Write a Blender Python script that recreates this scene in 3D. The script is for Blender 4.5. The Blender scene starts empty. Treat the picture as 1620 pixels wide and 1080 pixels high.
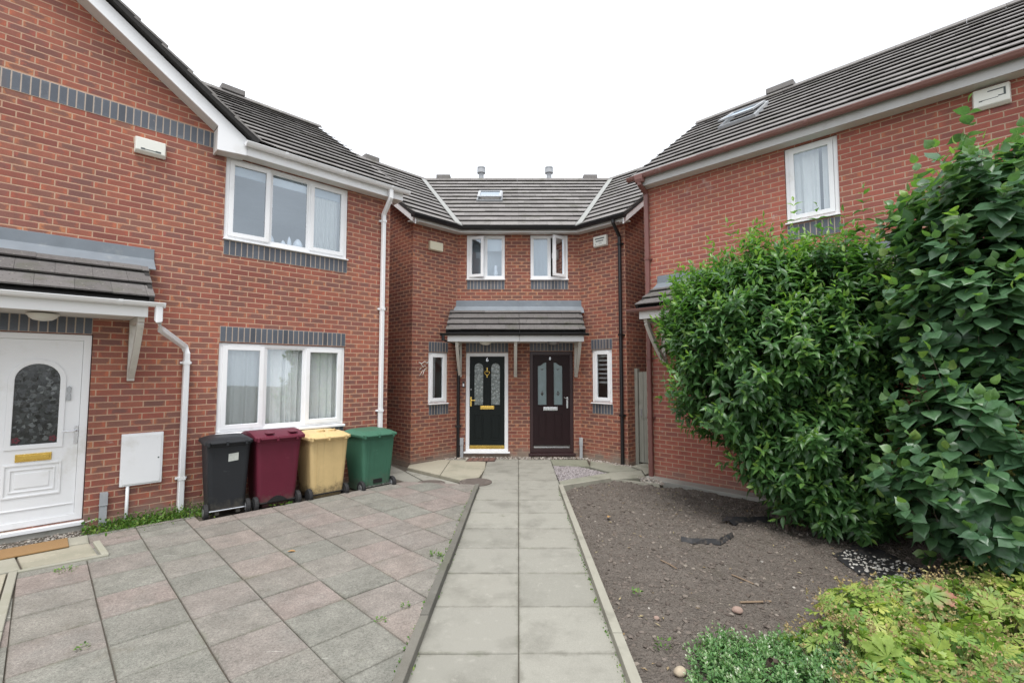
import bpy, bmesh, math, random
import numpy as np
from mathutils import Vector, Matrix
random.seed(7)
rng = np.random.default_rng(11)
sc = bpy.context.scene
COL = sc.collection
R2 = math.sqrt(0.5)

# ------------------------------------------------------------------ frames and mesh builder
class Frame:
    """A wall's own axes: s along it (to the right as one faces it), o out of it, z up."""
    def __init__(self, x, y, ang):
        a = math.radians(ang)
        self.p = np.array([x, y, 0.0])
        self.d = np.array([math.sin(a), math.cos(a), 0.0])
        self.n = np.array([self.d[1], -self.d[0], 0.0])
    def pt(self, s, o, z):
        return self.p + self.d * s + self.n * o + np.array([0, 0, z])
WORLD = Frame(0, 0, 90)          # s = X, o = -Y, z = Z

class MB:
    def __init__(self, fr=WORLD):
        self.fr = fr; self.v = []; self.f = []; self.uv = []; self.mi = []
    def add(self, pts, faces, uvs=None, mi=0):
        b = len(self.v); self.v += [tuple(p) for p in pts]
        for k, f in enumerate(faces):
            self.f.append([b + i for i in f]); self.mi.append(mi)
            if uvs is not None:
                self.uv.append([uvs[i] for i in f])
            else:
                P = [np.array(pts[i], float) for i in f]
                n = np.cross(P[1] - P[0], P[2] - P[0])
                if len(P) > 3: n = n + np.cross(P[2] - P[0], P[3] - P[0])
                a = np.abs(n)
                if a[2] >= a[0] and a[2] >= a[1]: q = [(p[0], p[1]) for p in P]
                elif a[1] >= a[0]: q = [(p[0], p[2]) for p in P]
                else: q = [(p[1] + 0.1125, p[2]) for p in P]
                self.uv.append(q)
        return self
    def box(self, s0, s1, o0, o1, z0, z1, mi=0):
        p = [(s0, o0, z0), (s1, o0, z0), (s1, o1, z0), (s0, o1, z0), (s0, o0, z1), (s1, o0, z1), (s1, o1, z1), (s0, o1, z1)]
        return self.add(p, [(0, 1, 2, 3), (7, 6, 5, 4), (0, 4, 5, 1), (1, 5, 6, 2), (2, 6, 7, 3), (3, 7, 4, 0)], None, mi)
    def prism(self, poly, o0, o1, mi=0):
        """polygon in (s, z) pushed from o0 to o1"""
        n = len(poly)
        p = [(s, o0, z) for s, z in poly] + [(s, o1, z) for s, z in poly]
        f = [tuple(range(n)), tuple(range(2 * n - 1, n - 1, -1))] + [(i, i + n, (i + 1) % n + n, (i + 1) % n) for i in range(n)]
        return self.add(p, f, None, mi)
    def prism_s(self, poly, s0, s1, mi=0):
        """polygon in (o, z) pushed along s"""
        n = len(poly)
        p = [(s0, o, z) for o, z in poly] + [(s1, o, z) for o, z in poly]
        f = [tuple(range(n)), tuple(range(2 * n - 1, n - 1, -1))] + [(i, i + n, (i + 1) % n + n, (i + 1) % n) for i in range(n)]
        return self.add(p, f, None, mi)
    def slab(self, poly, z0, z1, mi=0):
        n = len(poly)
        p = [(a, b, z0) for a, b in poly] + [(a, b, z1) for a, b in poly]
        f = [tuple(range(n)), tuple(range(2 * n - 1, n - 1, -1))] + [(i, i + n, (i + 1) % n + n, (i + 1) % n) for i in range(n)]
        return self.add(p, f, None, mi)
    def ring(self, outer, inner, o0, o1, mi=0):
        """loop between two outlines of equal length, in (s, z)"""
        n = len(outer)
        p = [(s, o0, z) for s, z in outer] + [(s, o0, z) for s, z in inner] + [(s, o1, z) for s, z in outer] + [(s, o1, z) for s, z in inner]
        f = []
        for i in range(n):
            j = (i + 1) % n
            f += [(i, j, n + j, n + i), (2 * n + i, 3 * n + i, 3 * n + j, 2 * n + j), (i, 2 * n + i, 2 * n + j, j), (n + i, n + j, 3 * n + j, 3 * n + i)]
        return self.add(p, f, None, mi)
    def rect_ring(self, s0, s1, z0, z1, w, o0, o1, mi=0):
        return self.ring([(s0, z0), (s1, z0), (s1, z1), (s0, z1)], [(s0 + w, z0 + w), (s1 - w, z0 + w), (s1 - w, z1 - w), (s0 + w, z1 - w)], o0, o1, mi)
    def sweep(self, path, prof, mi=0, closed=True, up=(0, 0, 1)):
        """profile [(a, b)] carried along path; a is sideways, b is up"""
        P = [np.array(p, float) for p in path]; n = len(prof); pts = []; up = np.array(up, float)
        for i, p in enumerate(P):
            t0 = P[i] - P[i - 1] if i else P[1] - P[0]
            t1 = P[i + 1] - P[i] if i < len(P) - 1 else t0
            t0 = t0 / np.linalg.norm(t0); t1 = t1 / np.linalg.norm(t1)
            t = t0 + t1; t /= np.linalg.norm(t)
            u = up if abs(t0 @ up) < 0.95 and abs(t1 @ up) < 0.95 else np.array([0.123, 0.99, 0.0])
            x = np.cross(t, u); x /= np.linalg.norm(x); y = np.cross(x, t)
            k = 1 / max(0.4, math.sqrt(max(0.0, (1 + float(t0 @ t1)) / 2)))
            pts += [tuple(p + x * a + y * b) for a, b in prof]
        f = []
        m = n if closed else n - 1
        for i in range(len(P) - 1):
            for j in range(m):
                a = i * n + j; b = i * n + (j + 1) % n
                f.append((a, b, b + n, a + n))
        if closed:
            f += [tuple(range(n - 1, -1, -1)), tuple(range((len(P) - 1) * n, len(P) * n))]
        return self.add(pts, f, None, mi)
    def tube(self, path, r, k=8, mi=0):
        return self.sweep(path, [(r * math.cos(2 * math.pi * i / k), r * math.sin(2 * math.pi * i / k)) for i in range(k)], mi)
    def square_pipe(self, path, w, mi=0):
        h = w / 2; c = h * .75
        return self.sweep(path, [(-h, -c), (-c, -h), (c, -h), (h, -c), (h, c), (c, h), (-c, h), (-h, c)], mi)
    def lathe(self, s, o, z, prof, k=20, mi=0, axis='z'):
        pts = []; n = len(prof)
        for i in range(k):
            a = 2 * math.pi * i / k; ca, sa = math.cos(a), math.sin(a)
            for r, h in prof:
                if axis == 'z': pts.append((s + r * ca, o + r * sa, z + h))
                elif axis == 's': pts.append((s + h, o + r * ca, z + r * sa))
                else: pts.append((s + r * ca, o + h, z + r * sa))
        f = []
        for i in range(k):
            j = (i + 1) % k
            for q in range(n - 1):
                f.append((i * n + q, j * n + q, j * n + q + 1, i * n + q + 1))
        f += [tuple(i * n for i in range(k))[::-1], tuple(i * n + n - 1 for i in range(k))]
        return self.add(pts, f, None, mi)
    def build(self, name, mats, parent=None, clip=None, bevel=0, smooth=False, recalc=True):
        fr = self.fr
        W = np.array(self.v, float)
        W = fr.p + W[:, :1] * fr.d + W[:, 1:2] * fr.n + W[:, 2:3] * np.array([0, 0, 1.0])
        loc = np.array(root_of(parent).location) if parent is not None else np.zeros(3)
        me = bpy.data.meshes.new(name)
        me.from_pydata([tuple(p - loc) for p in W], [], self.f)
        uvl = me.uv_layers.new(name='UVMap')
        flat = [c for q in self.uv for p in q for c in (float(p[0]), float(p[1]))]
        uvl.data.foreach_set('uv', flat)
        me.polygons.foreach_set('material_index', self.mi)
        if clip or recalc:
            bm = bmesh.new(); bm.from_mesh(me)
            for co, no in (clip or []):
                g = bm.verts[:] + bm.edges[:] + bm.faces[:]
                bmesh.ops.bisect_plane(bm, geom=g, plane_co=Vector(co - loc), plane_no=Vector(no), clear_outer=True, dist=1e-5)
            if recalc: bmesh.ops.recalc_face_normals(bm, faces=bm.faces[:])
            bm.to_mesh(me); bm.free()
        if not isinstance(mats, (list, tuple)): mats = [mats]
        for m in mats: me.materials.append(m)
        if smooth:
            me.polygons.foreach_set('use_smooth', [True] * len(me.polygons))
        o = bpy.data.objects.new(name, me); COL.objects.link(o)
        if parent is not None:
            o.parent = parent
        if bevel:
            b = o.modifiers.new('soft_edges', 'BEVEL'); b.width = bevel; b.segments = 2; b.limit_method = 'ANGLE'
            b.angle_limit = math.radians(40); b.harden_normals = False
        return o

def root_of(o):
    while o.parent is not None: o = o.parent
    return o
def tag(o, label, cat, group=None, kind=None):
    if label: o['label'] = label
    if cat: o['category'] = cat
    if group: o['group'] = group
    if kind: o['kind'] = kind
    return o
def thing(name, loc, label, cat, group=None):
    o = bpy.data.objects.new(name, None); COL.objects.link(o)
    o.location = loc; o.empty_display_size = .2
    return tag(o, label, cat, group)
def struct(o):
    o['kind'] = 'structure'; return o
def arch(s0, s1, z0, z1, k=10):
    """outline with a half-round head"""
    r = (s1 - s0) / 2; c = (s0 + s1) / 2
    return [(s0, z0), (s1, z0)] + [(c + r * math.cos(math.pi * i / k), z1 - r + r * math.sin(math.pi * i / k)) for i in range(k + 1)]
def rot_pts(o, center, ang):
    pass

# ------------------------------------------------------------------ materials
class NT:
    def __init__(self, name):
        m = bpy.data.materials.new(name); m.use_nodes = True
        self.m = m; self.t = m.node_tree; self.t.nodes.clear()
        self.out = self.n('ShaderNodeOutputMaterial')
    def n(self, t, **k):
        x = self.t.nodes.new(t)
        for a, b in k.items(): setattr(x, a, b)
        return x
    def l(self, a, b): self.t.links.new(a, b)
    def set(self, sock, v):
        if hasattr(v, 'links') or hasattr(v, 'is_output'): self.l(v, sock)
        else: sock.default_value = v
    def math(self, op, a, b=0.0, c=0.0, clamp=False):
        x = self.n('ShaderNodeMath', operation=op); x.use_clamp = clamp
        self.set(x.inputs[0], a); self.set(x.inputs[1], b); self.set(x.inputs[2], c)
        return x.outputs[0]
    def mix(self, f, a, b, mode='MIX'):
        x = self.n('ShaderNodeMix', data_type='RGBA', blend_type=mode)
        self.set(x.inputs[0], f); self.set(x.inputs[6], c4(a)); self.set(x.inputs[7], c4(b))
        return x.outputs[2]
    def noise(self, vec, scale, detail=4, rough=.55, dist=0.0):
        x = self.n('ShaderNodeTexNoise'); self.l(vec, x.inputs['Vector'])
        x.inputs['Scale'].default_value = scale; x.inputs['Detail'].default_value = detail
        x.inputs['Roughness'].default_value = rough; x.inputs['Distortion'].default_value = dist
        return x.outputs[0]
    def voronoi(self, vec, scale, feature='F1'):
        x = self.n('ShaderNodeTexVoronoi', feature=feature); self.l(vec, x.inputs['Vector']); x.inputs['Scale'].default_value = scale
        return x
    def ramp(self, f, stops):
        x = self.n('ShaderNodeValToRGB'); e = x.color_ramp.elements
        while len(e) > 1: e.remove(e[-1])
        e[0].position = stops[0][0]; e[0].color = c4(stops[0][1])
        for p, c in stops[1:]:
            q = e.new(p); q.color = c4(c)
        self.l(f, x.inputs[0]); return x.outputs[0]
    def smooth(self, f, a, b):
        x = self.n('ShaderNodeMapRange', interpolation_type='SMOOTHSTEP'); self.set(x.inputs[0], f)
        x.inputs[1].default_value = a; x.inputs[2].default_value = b
        return x.outputs[0]
    def bump(self, h, strength=.3, dist=.01):
        x = self.n('ShaderNodeBump'); x.inputs['Strength'].default_value = strength; x.inputs['Distance'].default_value = dist
        self.l(h, x.inputs['Height']); return x.outputs[0]
    def pos(self): return self.n('ShaderNodeNewGeometry').outputs['Position']
    def island(self): return self.n('ShaderNodeNewGeometry').outputs['Random Per Island']
    def pbsdf(self, col, rough=.6, metal=0.0, normal=None, spec=.5):
        b = self.n('ShaderNodeBsdfPrincipled')
        self.set(b.inputs['Base Color'], c4(col)); self.set(b.inputs['Roughness'], rough); b.inputs['Metallic'].default_value = metal
        b.inputs['Specular IOR Level'].default_value = spec
        if normal is not None: self.l(normal, b.inputs['Normal'])
        return b.outputs[0]
    def done(self, sh): self.l(sh, self.out.inputs[0]); return self.m
def c4(c):
    if isinstance(c, (tuple, list)) and len(c) == 3: return (*c, 1.0)
    return c

def brick_mat(name, cols, dark, dark_amt, mortar, smudge, bw=.225, bh=.075, half=True, base_dirt=1.0, bloom=0.0, lone_dark=.1):
    k = NT(name)
    uv = k.n('ShaderNodeUVMap', uv_map='UVMap').outputs[0]
    pos = k.pos()
    sx = k.n('ShaderNodeSeparateXYZ'); k.l(uv, sx.inputs[0]); u, v = sx.outputs[0], sx.outputs[1]
    wob = k.noise(uv, 34, 3)
    wv = k.math('MULTIPLY', k.math('SUBTRACT', wob, .5), .006)
    v2 = k.math('ADD', k.math('ADD', v, wv), 20 * bh)
    row = k.math('FLOOR', k.math('DIVIDE', v2, bh))
    odd = k.math('MODULO', row, 2.0) if half else k.math('MULTIPLY', row, 0.0)
    rr = k.n('ShaderNodeTexWhiteNoise', noise_dimensions='1D'); k.l(row, rr.inputs['W'])
    shift = k.math('ADD', k.math('MULTIPLY', odd, .5), k.math('MULTIPLY', rr.outputs[0], .05 if half else 0.0))
    u2 = k.math('ADD', k.math('ADD', k.math('DIVIDE', k.math('ADD', u, k.math('MULTIPLY', wv, .6)), bw), shift), 200.0)
    cell = k.math('FLOOR', u2)
    fu = k.math('FRACT', u2); fv = k.math('FRACT', k.math('DIVIDE', v2, bh))
    du = k.math('MULTIPLY', k.math('MINIMUM', fu, k.math('SUBTRACT', 1.0, fu)), bw)
    dv = k.math('MULTIPLY', k.math('MINIMUM', fv, k.math('SUBTRACT', 1.0, fv)), bh)
    d = k.math('MINIMUM', du, dv)
    mask = k.smooth(d, .0042, .0082)
    cv = k.n('ShaderNodeCombineXYZ'); k.l(cell, cv.inputs[0]); k.l(row, cv.inputs[1])
    wn = k.n('ShaderNodeTexWhiteNoise', noise_dimensions='3D'); k.l(cv.outputs[0], wn.inputs['Vector'])
    cs = k.n('ShaderNodeSeparateColor'); k.l(wn.outputs['Color'], cs.inputs[0])
    n = len(cols)
    base = k.ramp(wn.outputs['Value'], [(i / max(1, n - 1), c) for i, c in enumerate(cols)])
    # the burnt patch in the middle of each stretcher
    nz = k.noise(pos, 26, 4, .6)
    cu = k.math('ABSOLUTE', k.math('SUBTRACT', fu, .5)); cz = k.math('ABSOLUTE', k.math('SUBTRACT', fv, .52))
    reach = k.math('ADD', k.math('MULTIPLY', k.math('SUBTRACT', nz, .5), .55), k.math('MULTIPLY', cs.outputs[1], .12))
    su = k.smooth(k.math('SUBTRACT', k.math('ADD', .40, reach), cu), -.02, .16)
    sv = k.smooth(k.math('SUBTRACT', k.math('ADD', .44, reach), cz), -.02, .2)
    amt = k.math('MULTIPLY', k.math('MULTIPLY', su, sv), k.math('MULTIPLY', k.math('ADD', .35, k.math('MULTIPLY', cs.outputs[0], .9)), smudge), clamp=True)
    base = k.mix(amt, base, dark)
    lone = k.math('MULTIPLY', k.math('LESS_THAN', cs.outputs[2], lone_dark), dark_amt)
    base = k.mix(lone, base, tuple(c * .8 for c in dark))
    fine = k.noise(pos, 190, 3, .7)
    base = k.mix(1.0, base, k.ramp(fine, [(.25, (.72, .72, .72)), (.8, (1.22, 1.22, 1.22))]), 'MULTIPLY')
    big = k.noise(pos, .9, 4, .6)
    base = k.mix(1.0, base, k.ramp(big, [(.3, (.84, .84, .86)), (.7, (1.12, 1.1, 1.08))]), 'MULTIPLY')
    mpv = k.n('ShaderNodeMapping'); mpv.inputs['Scale'].default_value = (7, 7, .55); k.l(pos, mpv.inputs[0])
    rain = k.math('MULTIPLY', k.smooth(k.noise(mpv.outputs[0], 1, 5, .6), .52, .72), k.smooth(k.noise(pos, .7, 3), .42, .62))
    base = k.mix(k.math('MULTIPLY', rain, .38), base, (.12, .075, .06))
    salt = k.math('MULTIPLY', k.smooth(k.noise(pos, 3.4, 6, .72), .665, .74), .5)
    base = k.mix(salt, base, (.52, .42, .37))
    mt = k.mix(k.noise(pos, 8, 4), tuple(c * .72 for c in mortar), tuple(min(1, c * 1.15) for c in mortar))
    mt = k.mix(k.math('MULTIPLY', k.noise(pos, 120, 2), .25), mt, (.12, .09, .08))
    col = k.mix(mask, mt, base)
    if bloom:
        bl = k.math('MULTIPLY', k.smooth(k.noise(pos, 2.3, 5, .65), .60, .75), bloom)
        col = k.mix(bl, col, (.55, .46, .43))
    if base_dirt:
        pz = k.n('ShaderNodeSeparateXYZ'); k.l(pos, pz.inputs[0])
        hgt = k.math('ADD', pz.outputs[2], k.math('MULTIPLY', k.math('SUBTRACT', k.noise(pos, 3.5, 5), .5), .5))
        low = k.math('MULTIPLY', k.math('SUBTRACT', 1.0, k.smooth(hgt, .02, .3)), .8 * base_dirt)
        col = k.mix(low, col, k.mix(k.noise(pos, 7, 4), (.14, .12, .085), (.36, .32, .27)))
    hgt2 = k.math('ADD', k.math('MULTIPLY', mask, 1.0), k.math('MULTIPLY', k.math('ADD', fine, nz), .22))
    rough = .82 if half else .45
    return k.done(k.pbsdf(col, rough, 0, k.bump(hgt2, .55, .006), .3 if half else .5))

M = {}
M['brick_left'] = brick_mat('brick_left', [(.24, .080, .062), (.36, .105, .070), (.42, .128, .078), (.45, .150, .084), (.37, .112, .074), (.29, .092, .072), (.49, .20, .10), (.34, .105, .082)],
                            (.20, .10, .085), .5, (.53, .345, .24), .75, lone_dark=.04)
M['brick_back'] = brick_mat('brick_back', [(.22, .074, .056), (.32, .098, .062), (.38, .12, .072), (.42, .15, .082), (.34, .106, .068), (.26, .084, .064), (.46, .19, .095), (.31, .102, .074)],
                            (.17, .082, .068), .6, (.47, .305, .205), .8, base_dirt=1.0, lone_dark=.05)
M['brick_right'] = brick_mat('brick_right', [(.36, .108, .078), (.41, .122, .083), (.43, .14, .088), (.38, .112, .08), (.455, .165, .092), (.34, .108, .083)],
                             (.25, .10, .088), .4, (.50, .35, .255), .6, bloom=.4, base_dirt=.4, lone_dark=.05)
M['blue_brick'] = brick_mat('blue_brick', [(.085, .10, .125), (.12, .138, .165), (.10, .115, .14), (.145, .16, .185)],
                            (.06, .07, .088), .6, (.46, .38, .31), .5, bw=.075, bh=.232, half=False, base_dirt=0)

def simple(name, col, rough=.5, metal=0, var=.12, scale=6, bump=0, bscale=60, spec=.5, dirt=None, dirt_at=(.55, .8)):
    k = NT(name); p = k.pos()
    nz = k.noise(p, scale, 5, .6)
    c = k.mix(nz, tuple(x * (1 - var) for x in col), tuple(min(1, x * (1 + var)) for x in col))
    if dirt is not None:
        c = k.mix(k.math('MULTIPLY', k.smooth(k.noise(p, scale * .7, 6, .68), *dirt_at), .8), c, dirt)
    nrm = k.bump(k.noise(p, bscale, 4), bump, .004) if bump else None
    rg = k.math('ADD', rough - .06, k.math('MULTIPLY', k.noise(p, scale * 4, 3), .14))
    return k.done(k.pbsdf(c, rg, metal, nrm, spec))
M['upvc'] = simple('white_upvc', (.80, .81, .82), .32, var=.04, scale=3.5, dirt=(.58, .57, .52), dirt_at=(.54, .82))
M['fascia'] = simple('fascia_board', (.74, .745, .74), .4, var=.05, scale=2, dirt=(.52, .50, .45), dirt_at=(.55, .85))
M['bracket'] = simple('weathered_white_wood', (.58, .56, .51), .65, var=.1, scale=9, dirt=(.30, .27, .22), bump=.2)
M['soffit'] = simple('soffit_board', (.62, .61, .58), .6, var=.06)
M['felt'] = simple('roofing_felt', (.022, .021, .02), .9)
M['fascia_grey'] = simple('greyed_fascia', (.47, .47, .46), .5, var=.08, scale=2, dirt=(.33, .31, .29), dirt_at=(.5, .8))
M['upvc_brown'] = simple('brown_gutter', (.235, .118, .105), .42, var=.12, scale=3, dirt=(.30, .21, .19))
M['upvc_dark_brown'] = simple('brown_pipe', (.17, .072, .062), .38, var=.15, scale=3, dirt=(.21, .13, .12))
M['black_plastic'] = simple('black_plastic', (.010, .010, .011), .35, var=.2)
M['lead'] = simple('lead_flashing', (.165, .19, .215), .55, metal=.1, var=.22, scale=5, dirt=(.27, .285, .28), bump=.15, bscale=14)
M['valley'] = simple('valley_trim', (.27, .275, .26), .6, var=.15, scale=4, dirt=(.22, .23, .17))
M['brass'] = simple('polished_brass', (.72, .50, .13), .25, metal=1, var=.1)
M['chrome'] = simple('satin_chrome', (.62, .63, .65), .25, metal=1, var=.06)
M['steel_dull'] = simple('dull_steel', (.36, .37, .38), .42, metal=.8, var=.12)
M['door_black'] = simple('green_black_door', (.006, .0095, .009), .5, var=.15, spec=.22)
M['door_brown'] = simple('dark_brown_door', (.019, .0075, .0085), .48, var=.2, spec=.25)
M['frame_brown'] = simple('dark_red_brown_frame', (.035, .014, .015), .38, var=.2)
M['cream'] = simple('cream_plastic', (.66, .62, .47), .45, var=.05, dirt=(.50, .47, .34))
M['offwhite'] = simple('offwhite_plastic', (.72, .72, .66), .42, var=.05, dirt=(.58, .58, .50))
M['mark'] = simple('grey_print', (.075, .09, .09), .6)
M['duct'] = simple('grey_duct', (.34, .355, .37), .5, var=.12, scale=8, dirt=(.50, .49, .46))
M['rubber'] = simple('black_rubber', (.014, .014, .015), .75, var=.25, scale=20, dirt=(.05, .046, .04))
M['dark_room'] = simple('dark_room', (.055, .055, .06), .9)
M['plaster'] = simple('room_wall', (.42, .41, .39), .9)
M['ceramic'] = simple('blue_white_ornament', (.55, .62, .72), .3, var=.25, scale=18)
M['mortar_patch'] = simple('weathered_paint', (.55, .52, .47), .8, var=.2)
M['concrete'] = simple('old_concrete', (.30, .295, .265), .85, var=.2, scale=5, dirt=(.15, .15, .115), bump=.4)
M['gate_wood'] = None

def tile_mat(name, a, b, moss, lich):
    k = NT(name); p = k.pos(); r = k.island()
    c = k.mix(r, a, b)
    nz = k.noise(p, 9, 6, .65)
    c = k.mix(k.math('MULTIPLY', k.smooth(nz, .5, .75), .6), c, tuple(x * .62 for x in a))
    c = k.mix(k.math('MULTIPLY', k.smooth(k.noise(p, 3.1, 5, .6), .52, .72), .6), c, moss)
    c = k.mix(k.math('MULTIPLY', k.smooth(k.noise(p, 11, 6, .75), .60, .68), .7), c, (.055, .040, .030))
    sp = k.voronoi(p, 16).outputs['Distance']
    c = k.mix(k.math('MULTIPLY', k.math('SUBTRACT', 1, k.smooth(sp, .10, .17)), .75), c, lich)
    sp2 = k.voronoi(p, 31).outputs['Distance']
    c = k.mix(k.math('MULTIPLY', k.math('SUBTRACT', 1, k.smooth(k.math('ADD', sp2, k.math('MULTIPLY', k.math('SUBTRACT', nz, .5), .5)), .10, .2)), .8), c, (.02, .019, .015))
    fine = k.noise(p, 240, 3, .7)
    c = k.mix(1, c, k.ramp(fine, [(.3, (.75, .75, .75)), (.75, (1.25, 1.25, 1.25))]), 'MULTIPLY')
    h = k.math('ADD', k.math('MULTIPLY', fine, .5), nz)
    return k.done(k.pbsdf(c, .8, 0, k.bump(h, .35, .005), .35))
M['tile'] = tile_mat('concrete_tile', (.165, .155, .148), (.225, .213, .204), (.105, .105, .075), (.22, .21, .19))
M['tile_canopy'] = tile_mat('canopy_tile', (.105, .098, .095), (.14, .131, .127), (.085, .088, .065), (.24, .23, .20))

def glass_mat(name, base_refl, tint=(.86, .9, .9)):
    k = NT(name)
    fr = k.n('ShaderNodeFresnel'); fr.inputs[0].default_value = 1.5
    f = k.math('ADD', k.math('MULTIPLY', fr.outputs[0], 1.3), base_refl, clamp=True)
    p = k.pos(); nb = k.bump(k.noise(p, 1.3, 2), .015, .05)
    t = k.n('ShaderNodeBsdfTransparent'); t.inputs[0].default_value = c4(tint)
    g = k.n('ShaderNodeBsdfGlossy'); g.inputs['Roughness'].default_value = .015; g.inputs['Color'].default_value = (.82, .91, .98, 1); k.l(nb, g.inputs['Normal'])
    x = k.n('ShaderNodeMixShader'); k.l(f, x.inputs[0]); k.l(t.outputs[0], x.inputs[1]); k.l(g.outputs[0], x.inputs[2])
    return k.done(x.outputs[0])
M['glass'] = glass_mat('window_glass', .17, (.97, .99, .985))
def curtain_mat(name, col):
    k = NT(name); p = k.pos(); c = k.mix(k.noise(p, 30, 3), tuple(x * .93 for x in col), col)
    d = k.n('ShaderNodeBsdfDiffuse'); k.l(c, d.inputs[0]); t = k.n('ShaderNodeBsdfTranslucent'); k.l(c, t.inputs[0])
    x = k.n('ShaderNodeMixShader'); x.inputs[0].default_value = .12; k.l(d.outputs[0], x.inputs[1]); k.l(t.outputs[0], x.inputs[2])
    return k.done(x.outputs[0])
M['curtain'] = curtain_mat('white_curtain', (.90, .92, .92))
M['blind'] = curtain_mat('pale_blue_blind', (.58, .68, .78))

def leaded_mat(name, bg, leaf, accent):
    """obscure glass with a leaf pattern rolled into it"""
    k = NT(name); p = k.pos()
    w = k.n('ShaderNodeVectorMath', operation='ADD'); k.l(p, w.inputs[0])
    sc_ = k.n('ShaderNodeVectorMath', operation='SCALE'); sc_.inputs['Scale'].default_value = .05
    nn = k.n('ShaderNodeTexNoise'); nn.inputs['Scale'].default_value = 9; k.l(p, nn.inputs['Vector'])
    k.l(nn.outputs['Color'], sc_.inputs[0]); k.l(sc_.outputs[0], w.inputs[1])
    v = k.voronoi(w.outputs[0], 17); e = k.voronoi(w.outputs[0], 17, 'DISTANCE_TO_EDGE')
    d = v.outputs['Distance']
    shade = k.noise(p, 42, 3)
    c = k.mix(k.math('MULTIPLY', k.smooth(d, .62, .1), k.smooth(shade, .35, .65)), bg, leaf)
    c = k.mix(k.math('SUBTRACT', 1.0, k.smooth(e.outputs['Distance'], .01, .045)), c, tuple(x * .5 for x in bg))
    if accent: c = k.mix(k.math('MULTIPLY', k.smooth(k.noise(p, 6, 2), .62, .7), .35), c, accent)
    h = k.math('ADD', d, k.math('MULTIPLY', k.noise(p, 60, 2), .4))
    return k.done(k.pbsdf(c, .12, 0, k.bump(h, .5, .012), .8))
M['leaf_glass'] = leaded_mat('leaf_pattern_glass', (.012, .015, .015), (.11, .122, .122), None)
M['bevel_glass'] = leaded_mat('bevelled_clear_glass', (.17, .20, .19), (.44, .48, .46), None)
M['frost_glass'] = simple('frosted_pale_glass', (.17, .235, .245), .22, var=.4, scale=5, spec=.7)

M['dark_pane'] = simple('dark_obscure_glass', (.011, .014, .014), .12, var=.4, scale=30, spec=.8, bump=.3, bscale=60)
def paving(name, cols, jit=.1, mosscol=(.085, .09, .05), speck=.5, dirt=(.09, .085, .07), dscale=2.2, scuff=False, edge=.3):
    k = NT(name); p = k.pos(); r = k.island()
    n = len(cols)
    x = k.n('ShaderNodeValToRGB'); x.color_ramp.interpolation = 'CONSTANT'
    e = x.color_ramp.elements
    while len(e) > 1: e.remove(e[-1])
    e[0].position = 0; e[0].color = c4(cols[0])
    for i, c in enumerate(cols[1:], 1): e.new(i / n).color = c4(c)
    k.l(r, x.inputs[0]); c = x.outputs[0]
    n1 = k.noise(p, dscale, 6, .62); n2 = k.noise(p, 14, 5, .65); fine = k.noise(p, 230, 2, .8)
    c = k.mix(k.math('MULTIPLY', k.smooth(n1, .46, .72), .55), c, dirt)
    c = k.mix(k.math('MULTIPLY', k.smooth(n2, .55, .78), .4), c, tuple(min(1, q * 1.5) for q in cols[0]))
    c = k.mix(k.math('MULTIPLY', k.smooth(k.noise(p, 5.2, 6, .7), .62, .8), .55), c, mosscol)
    c = k.mix(1, c, k.ramp(fine, [(.28, (1 - speck,) * 3), (.75, (1 + speck,) * 3)]), 'MULTIPLY')
    if scuff:      # scrapes of pale paint and tyre dirt
        mp = k.n('ShaderNodeMapping'); mp.inputs['Rotation'].default_value = (0, 0, math.radians(-28)); mp.inputs['Scale'].default_value = (2.2, 26, 1); k.l(p, mp.inputs[0])
        sc_ = k.math('MULTIPLY', k.smooth(k.noise(mp.outputs[0], 1.0, 3, .5), .69, .73), k.smooth(k.noise(p, 1.1, 2), .52, .6))
        c = k.mix(k.math('MULTIPLY', sc_, .75), c, (.52, .51, .48))
        grit = k.noise(p, 62, 4, .75)
        c = k.mix(1, c, k.ramp(grit, [(.34, (.70, .70, .69)), (.5, (1.0, 1.0, 1.0)), (.68, (1.28, 1.28, 1.27))]), 'MULTIPLY')
        mid = k.noise(p, 5.5, 6, .7)
        c = k.mix(1, c, k.ramp(mid, [(.28, (.72, .72, .70)), (.74, (1.2, 1.19, 1.17))]), 'MULTIPLY')
        c = k.mix(k.math('MULTIPLY', k.smooth(k.noise(p, 2.1, 6, .72), .60, .74), .5), c, (.13, .115, .085))
    # grime and moss gathered along the joints
    uvn = k.n('ShaderNodeUVMap', uv_map='UVMap'); sx = k.n('ShaderNodeSeparateXYZ'); k.l(uvn.outputs[0], sx.inputs[0])
    ed = k.math('SUBTRACT', 1.0, k.smooth(k.math('ADD', sx.outputs[0], k.math('MULTIPLY', k.math('SUBTRACT', k.noise(p, 5, 6, .72), .5), 3.2)), -.35, .5))
    c = k.mix(k.math('MULTIPLY', ed, edge), c, k.mix(k.smooth(k.noise(p, 3, 3), .5, .65), (.10, .095, .075), (.085, .095, .05)))
    h = k.math('ADD', k.math('MULTIPLY', fine, .6), k.math('MULTIPLY', n2, .5))
    return k.done(k.pbsdf(c, .88, 0, k.bump(h, .4, .004), .3))
M['drive_slab'] = paving('grey_drive_slab', [(0.205, 0.202, 0.180), (0.191, 0.188, 0.168), (0.217, 0.213, 0.190), (0.209, 0.193, 0.174), (0.211, 0.200, 0.179)], speck=.45, dirt=(.165, .17, .15), scuff=True)
M['drive_pink'] = paving('pink_drive_slab', [(0.234, 0.200, 0.183), (0.217, 0.196, 0.179), (0.239, 0.207, 0.187), (0.212, 0.200, 0.180), (0.229, 0.196, 0.180)], speck=.4, dirt=(.20, .195, .18), scuff=True)
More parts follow.
